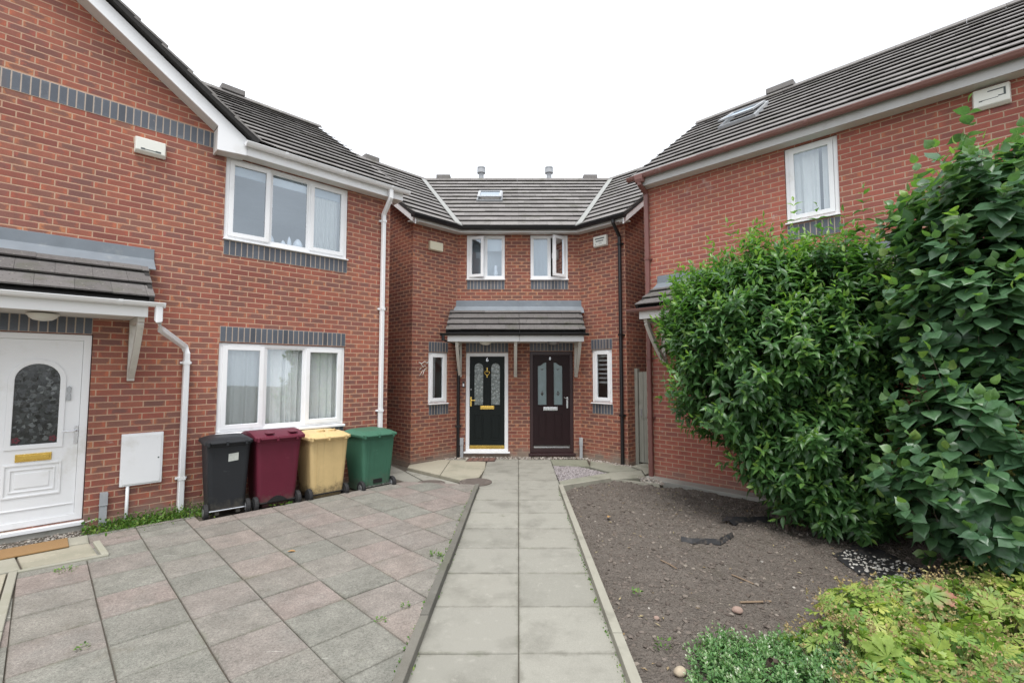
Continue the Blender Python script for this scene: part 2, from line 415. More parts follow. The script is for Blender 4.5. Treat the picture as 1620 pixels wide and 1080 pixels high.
M['path_slab'] = paving('path_slab', [(0.261, 0.255, 0.222), (0.276, 0.270, 0.234), (0.245, 0.240, 0.208), (0.268, 0.261, 0.226)], speck=.2, dirt=(.135, .130, .110), dscale=2.4, edge=.45)
M['cream_slab'] = paving('cream_slab', [(0.360, 0.333, 0.252), (0.333, 0.310, 0.243), (0.306, 0.297, 0.243)], speck=.12, dirt=(.20, .20, .15), dscale=1.5)
M['kerb'] = paving('kerb_stone', [(.165, .158, .14), (.145, .14, .125), (.18, .172, .15)], speck=.3, mosscol=(.06, .062, .04))
M['pale_edge'] = paving('pale_edging', [(0.396, 0.387, 0.315), (0.369, 0.360, 0.297)], speck=.15, dirt=(.28, .28, .2))
def wood_mat(name, a, b, scale=(60, 60, 3)):
    k = NT(name); p = k.pos(); mp = k.n('ShaderNodeMapping'); mp.inputs['Scale'].default_value = scale; k.l(p, mp.inputs[0])
    g = k.noise(mp.outputs[0], 1, 6, .65, .6)
    c = k.mix(g, a, b); c = k.mix(k.math('MULTIPLY', k.smooth(k.noise(p, 4, 5), .5, .75), .6), c, tuple(x * .55 for x in a))
    return k.done(k.pbsdf(c, .82, 0, k.bump(g, .35, .004), .25))
M['gate_wood'] = wood_mat('weathered_gate_wood', (.13, .13, .10), (.36, .36, .32), (45, 45, 2.2))
M['edge_timber'] = wood_mat('edging_timber', (.235, .225, .185), (.345, .335, .28), (14, 4, 30))
M['iron_cover'] = simple('rusty_iron', (.115, .095, .082), .8, var=.3, scale=20, bump=.5)
M['coir'] = simple('coir_mat', (.26, .155, .065), .95, var=.25, scale=120, bump=.8, bscale=300)
M['mat_red'] = simple('dark_mat', (.09, .05, .042), .9, var=.3, scale=40, bump=.5)

def soil_mat():
    k = NT('garden_soil'); p = k.pos()
    a = k.noise(p, 5, 7, .68); b = k.noise(p, 38, 6, .74); v = k.voronoi(p, 48).outputs['Distance']
    c = k.mix(a, (.108, .094, .081), (.21, .183, .158))
    c = k.mix(k.math('MULTIPLY', k.smooth(b, .5, .8), .7), c, (.26, .222, .192))
    c = k.mix(k.math('MULTIPLY', k.smooth(b, .5, .25), .75), c, (.048, .039, .033))
    c = k.mix(k.math('MULTIPLY', k.smooth(k.noise(p, 1.4, 4), .55, .75), .5), c, (.092, .08, .055))
    h = k.math('ADD', b, k.math('MULTIPLY', v, -.8))
    return k.done(k.pbsdf(c, .95, 0, k.bump(h, 1.0, .03), .15))
M['soil'] = soil_mat()
def multi(name, cols, rough=.8, noise=.2):
    k = NT(name); p = k.pos(); r = k.island(); n = len(cols)
    c = k.ramp(r, [(i / max(1, n - 1), q) for i, q in enumerate(cols)])
    c = k.mix(k.math('MULTIPLY', k.noise(p, 60, 4), noise * 2), c, tuple(x * .6 for x in cols[0]))
    return k.done(k.pbsdf(c, rough, 0, None, .3))
M['clods'] = multi('soil_clods', [(.08, .066, .056), (.125, .104, .088), (.165, .138, .118), (.095, .079, .067), (.185, .157, .134), (.088, .072, .061), (.138, .113, .095), (.26, .225, .19)], .95)
M['pebble'] = multi('mixed_pebbles', [(.42, .40, .36), (.22, .19, .17), (.55, .52, .46), (.33, .26, .22), (.18, .17, .16), (.48, .42, .34)], .75)
M['grey_gravel'] = multi('slate_gravel', [(.20, .18, .185), (.33, .30, .30), (.14, .125, .13), (.42, .39, .385), (.25, .215, .22)], .75)
M['white_chip'] = multi('white_stone_chips', [(.62, .60, .54), (.48, .45, .40), (.70, .68, .64), (.36, .33, .29)], .7)
M['earth'] = simple('dark_earth', (.085, .072, .056), .95, var=.35, scale=12, bump=.8)
M['ground'] = simple('trodden_earth', (.15, .14, .11), .95, var=.3, scale=3, bump=.6)
M['membrane'] = simple('black_weed_membrane', (.018, .018, .02), .65, var=.3, scale=25, dirt=(.085, .07, .058), dirt_at=(.5, .7))
M['twig'] = simple('dry_twig', (.21, .15, .10), .85, var=.3, scale=40)
M['bark'] = simple('shrub_bark', (.085, .062, .046), .85, var=.35, scale=30, bump=.6)
M['red_leaf'] = simple('fallen_leaf', (.34, .20, .08), .7, var=.4, scale=60)

def bin_mat(name, col, dirt=(.10, .09, .07), amt=.5):
    k = NT(name); p = k.pos()
    n1 = k.noise(p, 5, 6, .65); sp = k.voronoi(p, 85).outputs['Distance']
    c = k.mix(n1, tuple(x * .82 for x in col), tuple(min(1, x * 1.12) for x in col))
    c = k.mix(k.math('MULTIPLY', k.math('SUBTRACT', 1, k.smooth(sp, .05, .12)), .5), c, tuple(min(1, x * 1.6 + .02) for x in col))
    mp = k.n('ShaderNodeMapping'); mp.inputs['Scale'].default_value = (9, 9, 45); mp.inputs['Rotation'].default_value = (.5, .3, 0); k.l(p, mp.inputs[0])
    scr = k.math('MULTIPLY', k.smooth(k.noise(mp.outputs[0], 1, 4, .6), .64, .7), k.smooth(k.noise(p, 4, 3), .48, .6))
    c = k.mix(k.math('MULTIPLY', scr, .35), c, tuple(min(1, x * 1.5 + .05) for x in col))
    mp2 = k.n('ShaderNodeMapping'); mp2.inputs['Scale'].default_value = (16, 16, 1.2); k.l(p, mp2.inputs[0])
    c = k.mix(k.math('MULTIPLY', k.smooth(k.noise(mp2.outputs[0], 1, 4, .6), .5, .75), .35), c, tuple(x * .55 + .01 for x in col))
    pz = k.n('ShaderNodeSeparateXYZ'); k.l(p, pz.inputs[0])
    low = k.math('SUBTRACT', 1, k.smooth(k.math('ADD', pz.outputs[2], k.math('MULTIPLY', k.math('SUBTRACT', k.noise(p, 11, 5, .7), .5), .5)), .10, .30))
    c = k.mix(k.math('MULTIPLY', low, amt), c, dirt)
    return k.done(k.pbsdf(c, .5, 0, k.bump(k.noise(p, 180, 2), .12, .003), .22))
M['bin_black'] = bin_mat('bin_charcoal', (.022, .024, .027))
M['bin_maroon'] = bin_mat('bin_maroon', (.115, .016, .032))
M['bin_beige'] = bin_mat('bin_beige', (.58, .43, .21), (.075, .06, .04), .75)
M['bin_green'] = bin_mat('bin_green', (.048, .135, .088))

def leaf_mat(name, stops, gloss=.42, trans=.3, noise_amt=.25):
    """colour runs with the leaf's own 'tone' (age, 0 old to 1 young; shrubs add painted top light) and is veined by noise"""
    k = NT(name); p = k.pos()
    at = k.n('ShaderNodeAttribute', attribute_name='tone')
    c = k.ramp(at.outputs['Fac'], stops)
    nz = k.noise(p, 45, 4, .6)
    c = k.mix(1, c, k.ramp(nz, [(.25, (1 - noise_amt,) * 3), (.8, (1 + noise_amt,) * 3)]), 'MULTIPLY')
    b = k.pbsdf(c, gloss, 0, None, .55)
    t = k.n('ShaderNodeBsdfTranslucent'); k.l(k.mix(1, c, (1.3, 1.5, .6), 'MULTIPLY'), t.inputs[0])
    x = k.n('ShaderNodeMixShader'); x.inputs[0].default_value = trans; k.l(b, x.inputs[1]); k.l(t.outputs[0], x.inputs[2])
    return k.done(x.outputs[0])
M['leaf_mid'] = leaf_mat('narrow_leaf_green', [(0, (.052, .122, .048)), (.4, (.080, .182, .058)), (.75, (.145, .285, .066)), (1, (.23, .37, .08))], .36, .42)
M['leaf_broad'] = leaf_mat('broad_leaf_green', [(0, (.060, .128, .072)), (.5, (.086, .178, .086)), (.85, (.14, .26, .08)), (1, (.22, .34, .085))], .32, .38)
M['leaf_gold'] = leaf_mat('golden_leaf', [(0, (.26, .28, .08)), (.6, (.42, .40, .13)), (1, (.52, .48, .20))], .5, .35)
M['leaf_fern'] = leaf_mat('cut_leaf_green', [(0, (.09, .20, .045)), (.4, (.165, .29, .065)), (.8, (.31, .40, .09)), (1, (.45, .48, .13))], .5, .36)
M['leaf_red'] = leaf_mat('reddening_leaf', [(0, (.15, .27, .07)), (.5, (.24, .26, .10)), (1, (.36, .12, .11))], .5, .25)
M['leaf_small'] = leaf_mat('small_variegated_leaf', [(0, (.065, .17, .055)), (.55, (.12, .26, .085)), (.84, (.22, .35, .15)), (.93, (.50, .56, .42)), (1, (.62, .65, .54))], .45, .3)
M['seed'] = leaf_mat('dry_seed_heads', [(0, (.24, .16, .08)), (.5, (.34, .25, .12)), (1, (.38, .36, .15))], .8, .15)
M['weed'] = leaf_mat('weed_green', [(0, (.05, .12, .02)), (.6, (.10, .22, .03)), (1, (.22, .30, .06))], .55, .3)

M['pressed_leaf'] = leaf_mat('pressed_leaf_glass', [(0, (.012, .015, .015)), (.6, (.045, .052, .052)), (1, (.15, .165, .165))], .2, 0.0, .35)
M['leaded_red'] = simple('dark_red_glass', (.11, .02, .03), .2)
SKY_FRONT, SKY_BACK, SUN_E, EXPO = 9.5, 9.2, 2.0, 0.84
# ------------------------------------------------------------------ frames of this place
FL = Frame(-4.023, 6.447, 45)      # left house front
FR = Frame(2.522, 8.452, 135)      # right house front
FC = Frame(0.0, 10.2, 90)          # middle front (two front doors)
FKL = Frame(-2.0, 9.4, 45)         # its angled left wing
FKR = Frame(1.49, 10.2, 135)       # its angled right wing
XY = Frame(0, 0, 90); XY.n = np.array([0, 1.0, 0])

def wall_sheet(mb, s0, s1, z0, z1, ops, rev=.11, o=0.0, mi=0):
    ss = sorted({s0, s1, *[a for q in ops for a in q[:2]]}); zz = sorted({z0, z1, *[a for q in ops for a in q[2:4]]})
    for i in range(len(ss) - 1):
        for j in range(len(zz) - 1):
            a, b, c, d = ss[i], ss[i + 1], zz[j], zz[j + 1]
            if any(q[0] <= a and b <= q[1] and q[2] <= c and d <= q[3] for q in ops): continue
            mb.add([(a, o, c), (b, o, c), (b, o, d), (a, o, d)], [(0, 1, 2, 3)], None, mi)
    for a, b, c, d in ops:
        mb.add([(a, o, c), (a, o - rev, c), (a, o - rev, d), (a, o, d)], [(0, 1, 2, 3)], None, mi)
        mb.add([(b, o, c), (b, o - rev, c), (b, o - rev, d), (b, o, d)], [(0, 1, 2, 3)], None, mi)
        mb.add([(a, o, d), (b, o, d), (b, o - rev, d), (a, o - rev, d)], [(0, 1, 2, 3)], None, mi)
        mb.add([(a, o, c), (b, o, c), (b, o - rev, c), (a, o - rev, c)], [(0, 1, 2, 3)], None, mi)
        # plastered inner reveal
        for p in ([(a, o - rev, c), (a, o - .3, c), (a, o - .3, d), (a, o - rev, d)], [(b, o - rev, c), (b, o - .3, c), (b, o - .3, d), (b, o - rev, d)]):
            mb.add(p, [(0, 1, 2, 3)], None, 1)

def soldier(house, fr, s0, s1, z0, z1, name='lintel', n=None, proud=.004):
    mb = MB(fr); n = n or round((s1 - s0) / .075); k = n * .075 / (s1 - s0)
    p = [(s0, proud, z0), (s1, proud, z0), (s1, proud, z1), (s0, proud, z1), (s0, -.05, z0), (s1, -.05, z0), (s1, -.05, z1), (s0, -.05, z1)]
    uv = [((a[0] - s0) * k + .003 + .31 * (abs(z0) % 3 // 1), (a[2] - z0) / (z1 - z0) * .232) for a in p]
    # keep joints on the brick grid
    uv = [(round((a[0] - s0) * k / .075, 4) * .075 + 3.0 * int(z0 * 4), (a[2] - z0) / (z1 - z0) * .232) for a in p]
    mb.add(p, [(0, 1, 2, 3), (4, 5, 1, 0), (7, 6, 2, 3), (0, 4, 7, 3), (1, 5, 6, 2)], uv)
    return mb.build(name, M['blue_brick'], house)

def curtain(parent, fr, s0, s1, z0, z1, o=-.16, amp=.022, waves=7, mat='curtain', name='curtain', gather=None, ph=0.0):
    mb = MB(fr); n = 64; top = []; bot = []
    rows = 7; pts = []
    for j in range(rows):
        t = j / (rows - 1)
        for i in range(n + 1):
            u = i / n
            x = u
            if gather is not None:
                x = u + gather * t * math.sin(math.pi * u) * math.sin(3 * u + ph)
            y = amp * (.5 + .5 * t) * (math.sin(2 * math.pi * waves * u + ph) + .5 * math.sin(2 * math.pi * waves * 1.7 * u + 1 + ph * 2 + t * .8))
            zz = z1 + (z0 - z1) * t + (.012 * math.sin(9 * u + ph) * t)
            pts.append((s0 + (s1 - s0) * x, o + y, zz))
    f = [(j * (n + 1) + i, j * (n + 1) + i + 1, (j + 1) * (n + 1) + i + 1, (j + 1) * (n + 1) + i) for j in range(rows - 1) for i in range(n)]
    mb.add(pts, f)
    return mb.build(name, M[mat], parent, smooth=True, recalc=False)

def window(house, fr, s0, s1, z0, z1, lights, sill=.03, sill_out=.045, mat='upvc', o=-.025, fw=.052, label=None, vent=()):
    """lights: (s0, s1, kind) with kind 'fixed' or 'sash' or ('open', side, degrees)"""
    mb = MB(fr)
    d0, d1 = o - .065, o
    xs = [s0 + fw] + [x for l in lights[:-1] for x in (l[1] - .0,)] + [s1 - fw]
    # outer frame with its mullions as one piece
    mb.rect_ring(s0, s1, z0, z1, fw, d0, d1)
    for i in range(len(lights) - 1):
        m0, m1 = lights[i][1], lights[i + 1][0]
        mb.box(m0, m1, d0 + .002, d1 - .002, z0 + fw, z1 - fw)
    fm = mb.build('window', M[mat], house, bevel=.004)
    if label: fm['label'] = label
    for l in lights:
        a, b, kind = l
        c, d = z0 + fw, z1 - fw
        if kind == 'fixed':
            g = MB(fr); g.add([(a + .014, o - .03, c + .014), (b - .014, o - .03, c + .014), (b - .014, o - .03, d - .014), (a + .014, o - .03, d - .014)], [(0, 1, 2, 3)]); g.build('pane', M['glass'], fm)
            r = MB(fr); r.rect_ring(a, b, c, d, .018, o - .045, o - .012); r.build('glazing_bead', M[mat], fm, bevel=.003)
        else:
            sf = fr; sa, sb = a - .016, b + .016; sc0, sd = c - .016, d + .016; base_o = o
            if isinstance(kind, tuple):
                side, deg = kind[1], kind[2]
                sf = Frame(0, 0, 0); t = math.radians(deg)
                if side == 'left':
                    sf.p = fr.pt(sa, o, 0); sf.d = fr.d * math.cos(t) + fr.n * math.sin(t); sf.n = fr.n * math.cos(t) - fr.d * math.sin(t)
                    sb -= sa; sa = 0
                else:
                    sf.p = fr.pt(sb, o, 0); sf.d = fr.d * math.cos(t) - fr.n * math.sin(t); sf.n = fr.n * math.cos(t) + fr.d * math.sin(t)
                    sa -= sb; sb = 0
                base_o = 0.002
            r = MB(sf); w = .062
            r.rect_ring(sa, sb, sc0, sd, w, base_o - .04, base_o + .016)
            if isinstance(kind, tuple) and kind[1] == 'right':
                r.box(sa + .012, sa + .03, base_o - .075, base_o - .04, (sc0 + sd) / 2 - .06, (sc0 + sd) / 2 + .06)
            sash = r.build('sash', M[mat], fm, bevel=.005)
            g = MB(sf); g.add([(sa + w - .002, base_o - .012, sc0 + w - .002), (sb - w + .002, base_o - .012, sc0 + w - .002), (sb - w + .002, base_o - .012, sd - w + .002), (sa + w - .002, base_o - .012, sd - w + .002)], [(0, 1, 2, 3)])
            g.build('pane', M['glass'], fm)
    if sill:
        s = MB(fr); s.prism_s([(o - .06, z0 - .002), (sill_out, z0 - .012), (sill_out, z0 - sill), (o - .06, z0 - sill)], s0 - .012, s1 + .012)
        s.build('sill', M[mat], fm, bevel=.004)
    for a, b in vent:
        v = MB(fr); v.box(a, b, o + .0005, o + .017, z1 - fw * .72, z1 - fw * .38); v.build('trickle_vent', M['upvc'], fm, bevel=.003)
    return fm

def room_backing(mb, fr, s0, s1, z0, z1, deep=3.0):
    """plastered room behind a window: back wall, ceiling and floor"""
    a, b = s0 - .6, s1 + .6
    o0, o1 = -.3, -deep
    mb.add([(a, o1, z0), (b, o1, z0), (b, o1, z1), (a, o1, z1)], [(0, 1, 2, 3)], None, 1)
    mb.add([(a, o0, z1), (b, o0, z1), (b, o1, z1), (a, o1, z1)], [(0, 1, 2, 3)], None, 1)
    mb.add([(a, o0, z0), (b, o0, z0), (b, o1, z0), (a, o1, z0)], [(0, 1, 2, 3)], None, 1)
    mb.add([(a, o0, z0), (a, o1, z0), (a, o1, z1), (a, o0, z1)], [(0, 1, 2, 3)], None, 1)
    mb.add([(b, o0, z0), (b, o1, z0), (b, o1, z1), (b, o0, z1)], [(0, 1, 2, 3)], None, 1)

def half_gutter(mb, fr_pts, r=.055):
    prof = []
    k = 9
    for i in range(k + 1):
        a = math.pi + math.pi * i / k; prof.append((r * math.cos(a), r * math.sin(a)))
    inner = [((r - .004) * math.cos(math.pi + math.pi * i / k), (r - .004) * math.sin(math.pi + math.pi * i / k)) for i in range(k, -1, -1)]
    prof = [(-r - .006, .0), (-r - .006, -.008)] + prof[1:-1] + [(r + .006, -.008), (r + .006, 0)] + inner
    mb.sweep(fr_pts, prof)
def gutter(parent, fr, s0, s1, o, z, mat, r=.055, step=.9, caps=(1, 1), name='gutter'):
    mb = MB(fr); half_gutter(mb, [(s0, o, z), (s1, o, z)], r)
    poly = [(o + (r + .005) * math.cos(math.pi + math.pi * i / 9), z + (r + .005) * math.sin(math.pi + math.pi * i / 9)) for i in range(10)]
    if caps[0]: mb.prism_s(poly, s0 - .006, s0 + .012)
    if caps[1]: mb.prism_s(poly, s1 - .012, s1 + .006)
    n = max(1, int((s1 - s0) / step))
    for i in range(n):
        c = s0 + (s1 - s0) * (i + .6) / n
        q = [(o + (r + .009) * math.cos(math.pi + math.pi * j / 9), z + .004 + (r + .009) * math.sin(math.pi + math.pi * j / 9)) for j in range(10)]
        q2 = [(o + (r - .002) * math.cos(math.pi + math.pi * j / 9), z + .004 + (r - .002) * math.sin(math.pi + math.pi * j / 9)) for j in range(10)]
        mb.prism_s(q + q2[::-1], c - .02, c + .02)
        mb.box(c - .02, c + .02, o - r - .05, o - r + .004, z - .04, z - .005)
    return mb.build(name, M[mat], parent, bevel=0)
def drainpipe(parent, fr, pts, w, mat, clips=(), name='drainpipe', round_=False):
    mb = MB(fr)
    if round_: mb.tube(pts, w / 2, 12)
    else: mb.square_pipe(pts, w)
    for s, o, z in clips:
        mb.box(s - w / 2 - .03, s + w / 2 + .03, o - w / 2 - .03, o - w / 2 + .008, z - .014, z + .014)
        mb.box(s - w / 2 - .006, s + w / 2 + .006, o - w / 2, o + w / 2 + .006, z - .02, z + .02)
    return mb.build(name, M[mat], parent)

def tiles(mb, O, d, u, length, slope, gauge, tw, gap=.042, thick=.013, jit=.003, stag=True, mi=0):
    """interlocking tiles course by course; O is the eave's left end, in world metres"""
    O = np.array(O, float); d = np.array(d, float); u = np.array(u, float); n = np.cross(d, u); n /= np.linalg.norm(n)
    if n[2] < 0: n = -n
    rows = max(1, int(round(slope / gauge)))
    for j in range(rows):
        off = (tw / 2 if (j % 2 and stag) else 0.0)
        x = -off
        while x < length - 1e-4:
            a, b = max(0, x), min(length, x + tw)
            x += tw
            if b - a < .02: continue
            b -= .0025
            q = j * gauge + random.uniform(-1, 1) * jit; e = min(slope + .02, (j + 1) * gauge + .055)
            lo = gap + random.uniform(-1, 1) * jit; hi = .001
            P = []
            for (xx, yy, hh) in ((a, q, lo), (b, q, lo), (b, e, hi), (a, e, hi)):
                P.append(O + d * xx + u * yy + n * hh)
            T = [p + n * thick for p in P]
            mb.add(P + T, [(3, 2, 1, 0), (4, 5, 6, 7), (0, 1, 5, 4), (1, 2, 6, 5), (2, 3, 7, 6), (3, 0, 4, 7)], None, mi)
def deck(mb, O, d, u, length, slope, mi=1, drop=.012, verge=(1, 1), vh=.05):
    O = np.array(O, float); d = np.array(d, float); u = np.array(u, float); n = np.cross(d, u); n /= np.linalg.norm(n)
    if n[2] < 0: n = -n
    if mi == 1:      # verge strips close the tile ends
        for a_, b_ in [q for q, w_ in zip(((.004, .05), (length - .05, length - .004)), verge) if w_]:
            P = [O + d * x + u * y + n * (q - drop) for q in (.0, vh) for x, y in ((a_, 0), (b_, 0), (b_, slope), (a_, slope))]
            mb.add(P, [(0, 1, 2, 3), (7, 6, 5, 4), (0, 4, 5, 1), (1, 5, 6, 2), (2, 6, 7, 3), (3, 7, 4, 0)], None, 1)
    A = [O + d * x + u * y - n * drop for x, y in ((0, 0), (length, 0), (length, slope), (0, slope))]
    B = [p - n * .03 for p in A]
    mb.add(A + B, [(0, 1, 2, 3), (7, 6, 5, 4), (0, 4, 5, 1), (1, 5, 6, 2), (2, 6, 7, 3), (3, 7, 4, 0)], None, mi)

def ridge(parent, A, B, mat='tile', w=.15, h=.075):
    mb = MB(XY); A = np.array(A, float); B = np.array(B, float); L_ = np.linalg.norm(B - A); d = (B - A) / L_
    k = max(1, round(L_ / .45))
    for i in range(k):
        a = A + d * (L_ * i / k + .002); b = A + d * (L_ * (i + 1) / k - .002)
        mb.sweep([a, b], [(-w, -h), (-w * .6, 0), (-.03, h * .45), (.03, h * .45), (w * .6, 0), (w, -h), (w * .9, -h - .015), (0, h * .2), (-w * .9, -h - .015)])
    return mb.build('ridge_tiles', M[mat], parent)

def upslope(fr, p):
    t = math.radians(p); return -fr.n * math.cos(t) + np.array([0, 0, math.sin(t)])

def door_canopy(house, fr, s0, s1, z_lead, z_gut, proj, gut_mat, gut_ext, brackets, face_s0, face_s1, flash0, flash1, courses=3, br_bottom=1.75, end_faces=True, bracket_mat='bracket', fas='fascia', verge=(1, 1)):
    c = MB(XY)
    zt = z_lead - .2; zb = z_gut + .03
    rise = zt - zb; ang = math.degrees(math.atan2(rise, proj)); u = upslope(fr, ang); sl = math.hypot(rise, proj)
    O = fr.pt(s0, proj + .02, zb)
    tiles(c, O, fr.d, u, s1 - s0, sl, sl / courses, .30, gap=.045, thick=.018, jit=.003)
    deck(c, O, fr.d, u, s1 - s0, sl, 1, verge=verge)
    can = c.build('porch_canopy', [M['tile_canopy'], M['felt']], house)
    b = MB(fr)
    b.box(face_s0, face_s1, proj - .035, proj - .012, z_gut - .165, z_gut - .01)
    for s in (face_s0, face_s1 - .022):
        b.prism_s([(0.002, z_gut - .16), (proj - .036, z_gut - .16), (proj - .036, z_gut - .01), (.002, zt - .06)], s, s + .022)
    b.build('fascia', M[fas], can, bevel=.003)
    q = MB(fr); q.box(face_s0 + .024, face_s1 - .024, .004, proj - .037, z_gut - .15, z_gut - .138); q.build('soffit', M['soffit'], can)
    f = MB(fr); f.prism_s([(.004, z_lead), (.016, z_lead), (.022, zt + .065), (.2, zt - .2 * rise / proj + .062), (.2, zt - .2 * rise / proj + .05), (.004, zt + .04)], flash0, flash1)
    f.build('lead_flashing', M['lead'], can, bevel=.003)
    gutter(can, fr, s0 - gut_ext[0], s1 + gut_ext[1], proj + .045, z_gut, gut_mat, r=.05)
    for s in brackets:
        k = MB(fr); w = .035
        k.box(s - w, s + w, .003, .06, br_bottom, z_gut - .152)
        k.box(s - w + .003, s + w - .003, .06, proj - .09, z_gut - .215, z_gut - .152)
        # curved brace from the foot of the wall post out to the front rail
        n = 8; A = (.06, br_bottom + .06); B = (proj - .12, z_gut - .215); up_ = []; lo_ = []
        for i in range(n + 1):
            t = i / n; bow = .04 * math.sin(math.pi * t)
            o_ = A[0] + (B[0] - A[0]) * t + bow * .5; z_ = A[1] + (B[1] - A[1]) * t - bow * .5
            up_.append((o_ - .025, z_ + .03)); lo_.append((o_ + .025, z_ - .03))
        k.prism_s(up_ + lo_[::-1], s - w + .004, s + w - .004)
        k.build('bracket', M[bracket_mat], can, bevel=.004)
    return can

def lamp_dome(parent, fr, s, o, z, mat='offwhite'):
    k = MB(fr); k.lathe(s, o, z, [(.13, 0), (.13, -.018), (.118, -.02), (.11, -.04), (.075, -.066), (.02, -.076)], 24)
    return k.build('porch_light', M[mat], parent, smooth=True)

def alarm_box(house, fr, s0, s1, z0, z1, mat, label, marks=(), taper=.03, dep=.075):
    k = MB(fr); p = []
    for (a, b, c, d, o) in ((s0, s1, z0, z1, .002), (s0, s1, z0, z1, dep * .45), (s0 + taper * .35, s1 - taper * .35, z0 + taper, z1 - taper * .3, dep)):
        p += [(a, o, c), (b, o, c), (b, o, d), (a, o, d)]
    f = [(0, 1, 2, 3)] + [(4 * r + i, 4 * r + (i + 1) % 4, 4 * r + 4 + (i + 1) % 4, 4 * r + 4 + i) for r in range(2) for i in range(4)] + [(8, 9, 10, 11)]
    k.add(p, f); b = k.build('alarm_box', M[mat], house, bevel=.008); b['label'] = label
    if marks:
        q = MB(fr)
        for a, bb, c, d in marks: q.box(a, bb, dep + .0005, dep + .0028, c, d)
        q.build('print_marks', M['mark'], b)
    return b

def text_mesh(txt, size, depth=.004):
    cu = bpy.data.curves.new('digit_curve', 'FONT'); cu.body = txt; cu.size = size; cu.extrude = depth; cu.align_x = 'CENTER'
    ob = bpy.data.objects.new('digit_tmp', cu); COL.objects.link(ob)
    dg = bpy.context.evaluated_depsgraph_get(); me = bpy.data.meshes.new_from_object(ob.evaluated_get(dg))
    bpy.data.objects.remove(ob); return me
def number(parent, fr, txt, s, o, z, size, mat):
    me = text_mesh(txt, size); loc = np.array(root_of(parent).location)
    for v in me.vertices:
        w = fr.pt(s + v.co.x, o + v.co.z, z + v.co.y) - loc; v.co = Vector(w)
    me.name = 'door_number'; me.materials.clear(); me.materials.append(M[mat])
    ob = bpy.data.objects.new('door_number', me); COL.objects.link(ob); ob.parent = parent; return ob

# =================================================================== LEFT HOUSE
pL = FL.pt(-1.3, 0, 0)
HL = thing('brick_house', tuple(pL), 'red brick house on the left with the white front door, white bargeboard and white gutter', 'house', 'red brick houses round the courtyard')
opsL = [(.005, 1.81, 3.72, 4.90), (.005, 1.815, 1.02, 2.265), (-2.155, -1.29, .17, 2.295)]
w = MB(FL)
wall_sheet(w, -5.4, 2.60, -.15, 5.0, opsL)
gz = lambda s: 5.34 + (-.16 - s) * .73
w.add([(-5.07, 0, 5.0), (-.13, 0, 5.0), (-.13, 0, 5.26), (-2.6, 0, 5.26 + 2.47 * .73), (-5.07, 0, 5.26)], [(0, 1, 2, 3, 4)])
w.add([(2.60, 0, -.15), (2.60, -7.2, -.15), (2.60, -7.2, 5.0), (2.60, -3.65, 7.4), (2.60, 0, 5.0)], [(0, 1, 2, 3, 4)])
w.add([(-5.4, 0, -.15), (-5.4, -7.2, -.15), (-5.4, -7.2, 5.0), (-5.4, -3.65, 7.4), (-5.4, 0, 5.0)], [(0, 1, 2, 3, 4)])
w.add([(-5.4, -7.2, -.15), (2.6, -7.2, -.15), (2.6, -7.2, 5.0), (-5.4, -7.2, 5.0)], [(0, 1, 2, 3)])
room_backing(w, FL, .0, 1.8, 2.75, 4.97); room_backing(w, FL, .0, 1.8, .2, 2.55)
w.build('wall', [M['brick_left'], M['plaster']], HL, recalc=False)
# main roof
pt = 34; u = upslope(FL, pt); nB = np.array([-FL.n[0], -FL.n[1], 0])
slL = 3.65 / math.cos(math.radians(pt))
# valley between gable and main roof, in plan
P1 = FL.pt(.44, .28, 5.06); P2 = FL.pt(.44 - 2.0, .28 - 2.164, 5.06); vd = (P2 - P1) / np.linalg.norm(P2 - P1)
vn = np.array([vd[1], -vd[0], 0])          # points to the right of the valley
if vn @ FL.d < 0: vn = -vn
r = MB(XY)
tiles(r, FL.pt(-3.2, .33, 5.045), FL.d, u, 5.88, slL + .05, .345, .31)
deck(r, FL.pt(-3.2, .3, 5.045), FL.d, u, 5.86, slL)
rf = r.build('roof', [M['tile'], M['felt']], HL, clip=[(P1 + vn * .02, -vn)])
k = MB(XY); ur = FL.n * math.cos(math.radians(pt)) + np.array([0, 0, math.sin(math.radians(pt))])
deck(k, FL.pt(-5.4, -7.3, 5.0), FL.d, ur, 8.1, slL, 0, 0); k.build('roof', M['tile'], HL)
rz = 5.045 + .28 * .6745 + 3.37 * .6745 + .02
ridge(HL, FL.pt(-5.3, -3.36, rz + .07), FL.pt(2.66, -3.36, rz + .07))
k = MB(FL); k.box(.62, 1.05, -3.50, -3.22, rz + .06, rz + .17); k.build('ridge_vent', M['tile'], HL, bevel=.01)
# gable roof: ridge runs back from the front at s = -2.6
gs = math.atan(.73); zr = 5.46 + (2.44) * .73
for sgn in (1, -1):
    dd = -FL.n
    uu = (-FL.d * sgn) * math.cos(gs) + np.array([0, 0, math.sin(gs)])
    s_e = .33 if sgn > 0 else -5.53
    O = FL.pt(s_e, .31, 5.46 - .49 * .73)
    m = MB(XY); sl = 2.93 / math.cos(gs)
    tiles(m, O, dd, uu, 3.6, sl, .345, .31, gap=.03, thick=.024)
    deck(m, O - dd * .0, dd, uu, 3.58, sl, drop=.012, vh=.04)
    clip = [(P1 - vn * .02, vn)] if sgn > 0 else []
    m.build('gable_roof', [M['tile'], M['felt']], HL, clip=clip)
ridge(HL, FL.pt(-2.6, .31, zr + .06), FL.pt(-2.6, -3.2, zr + .06))
b = MB(FL); zp = 5.18 + 2.44 * .73
b.prism([(-.16, 4.85), (.20, 4.885), (.20, 5.02), (.30, 5.06), (.22, 5.10), (-2.6, zp + .20), (-2.6, zp), (-.16, 5.18)], .205, .23)
b.prism([(-5.04, 4.85), (-5.4, 4.88), (-5.4, 5.06), (-2.6, zp + .20), (-2.6, zp), (-5.04, 5.18)], .206, .229)
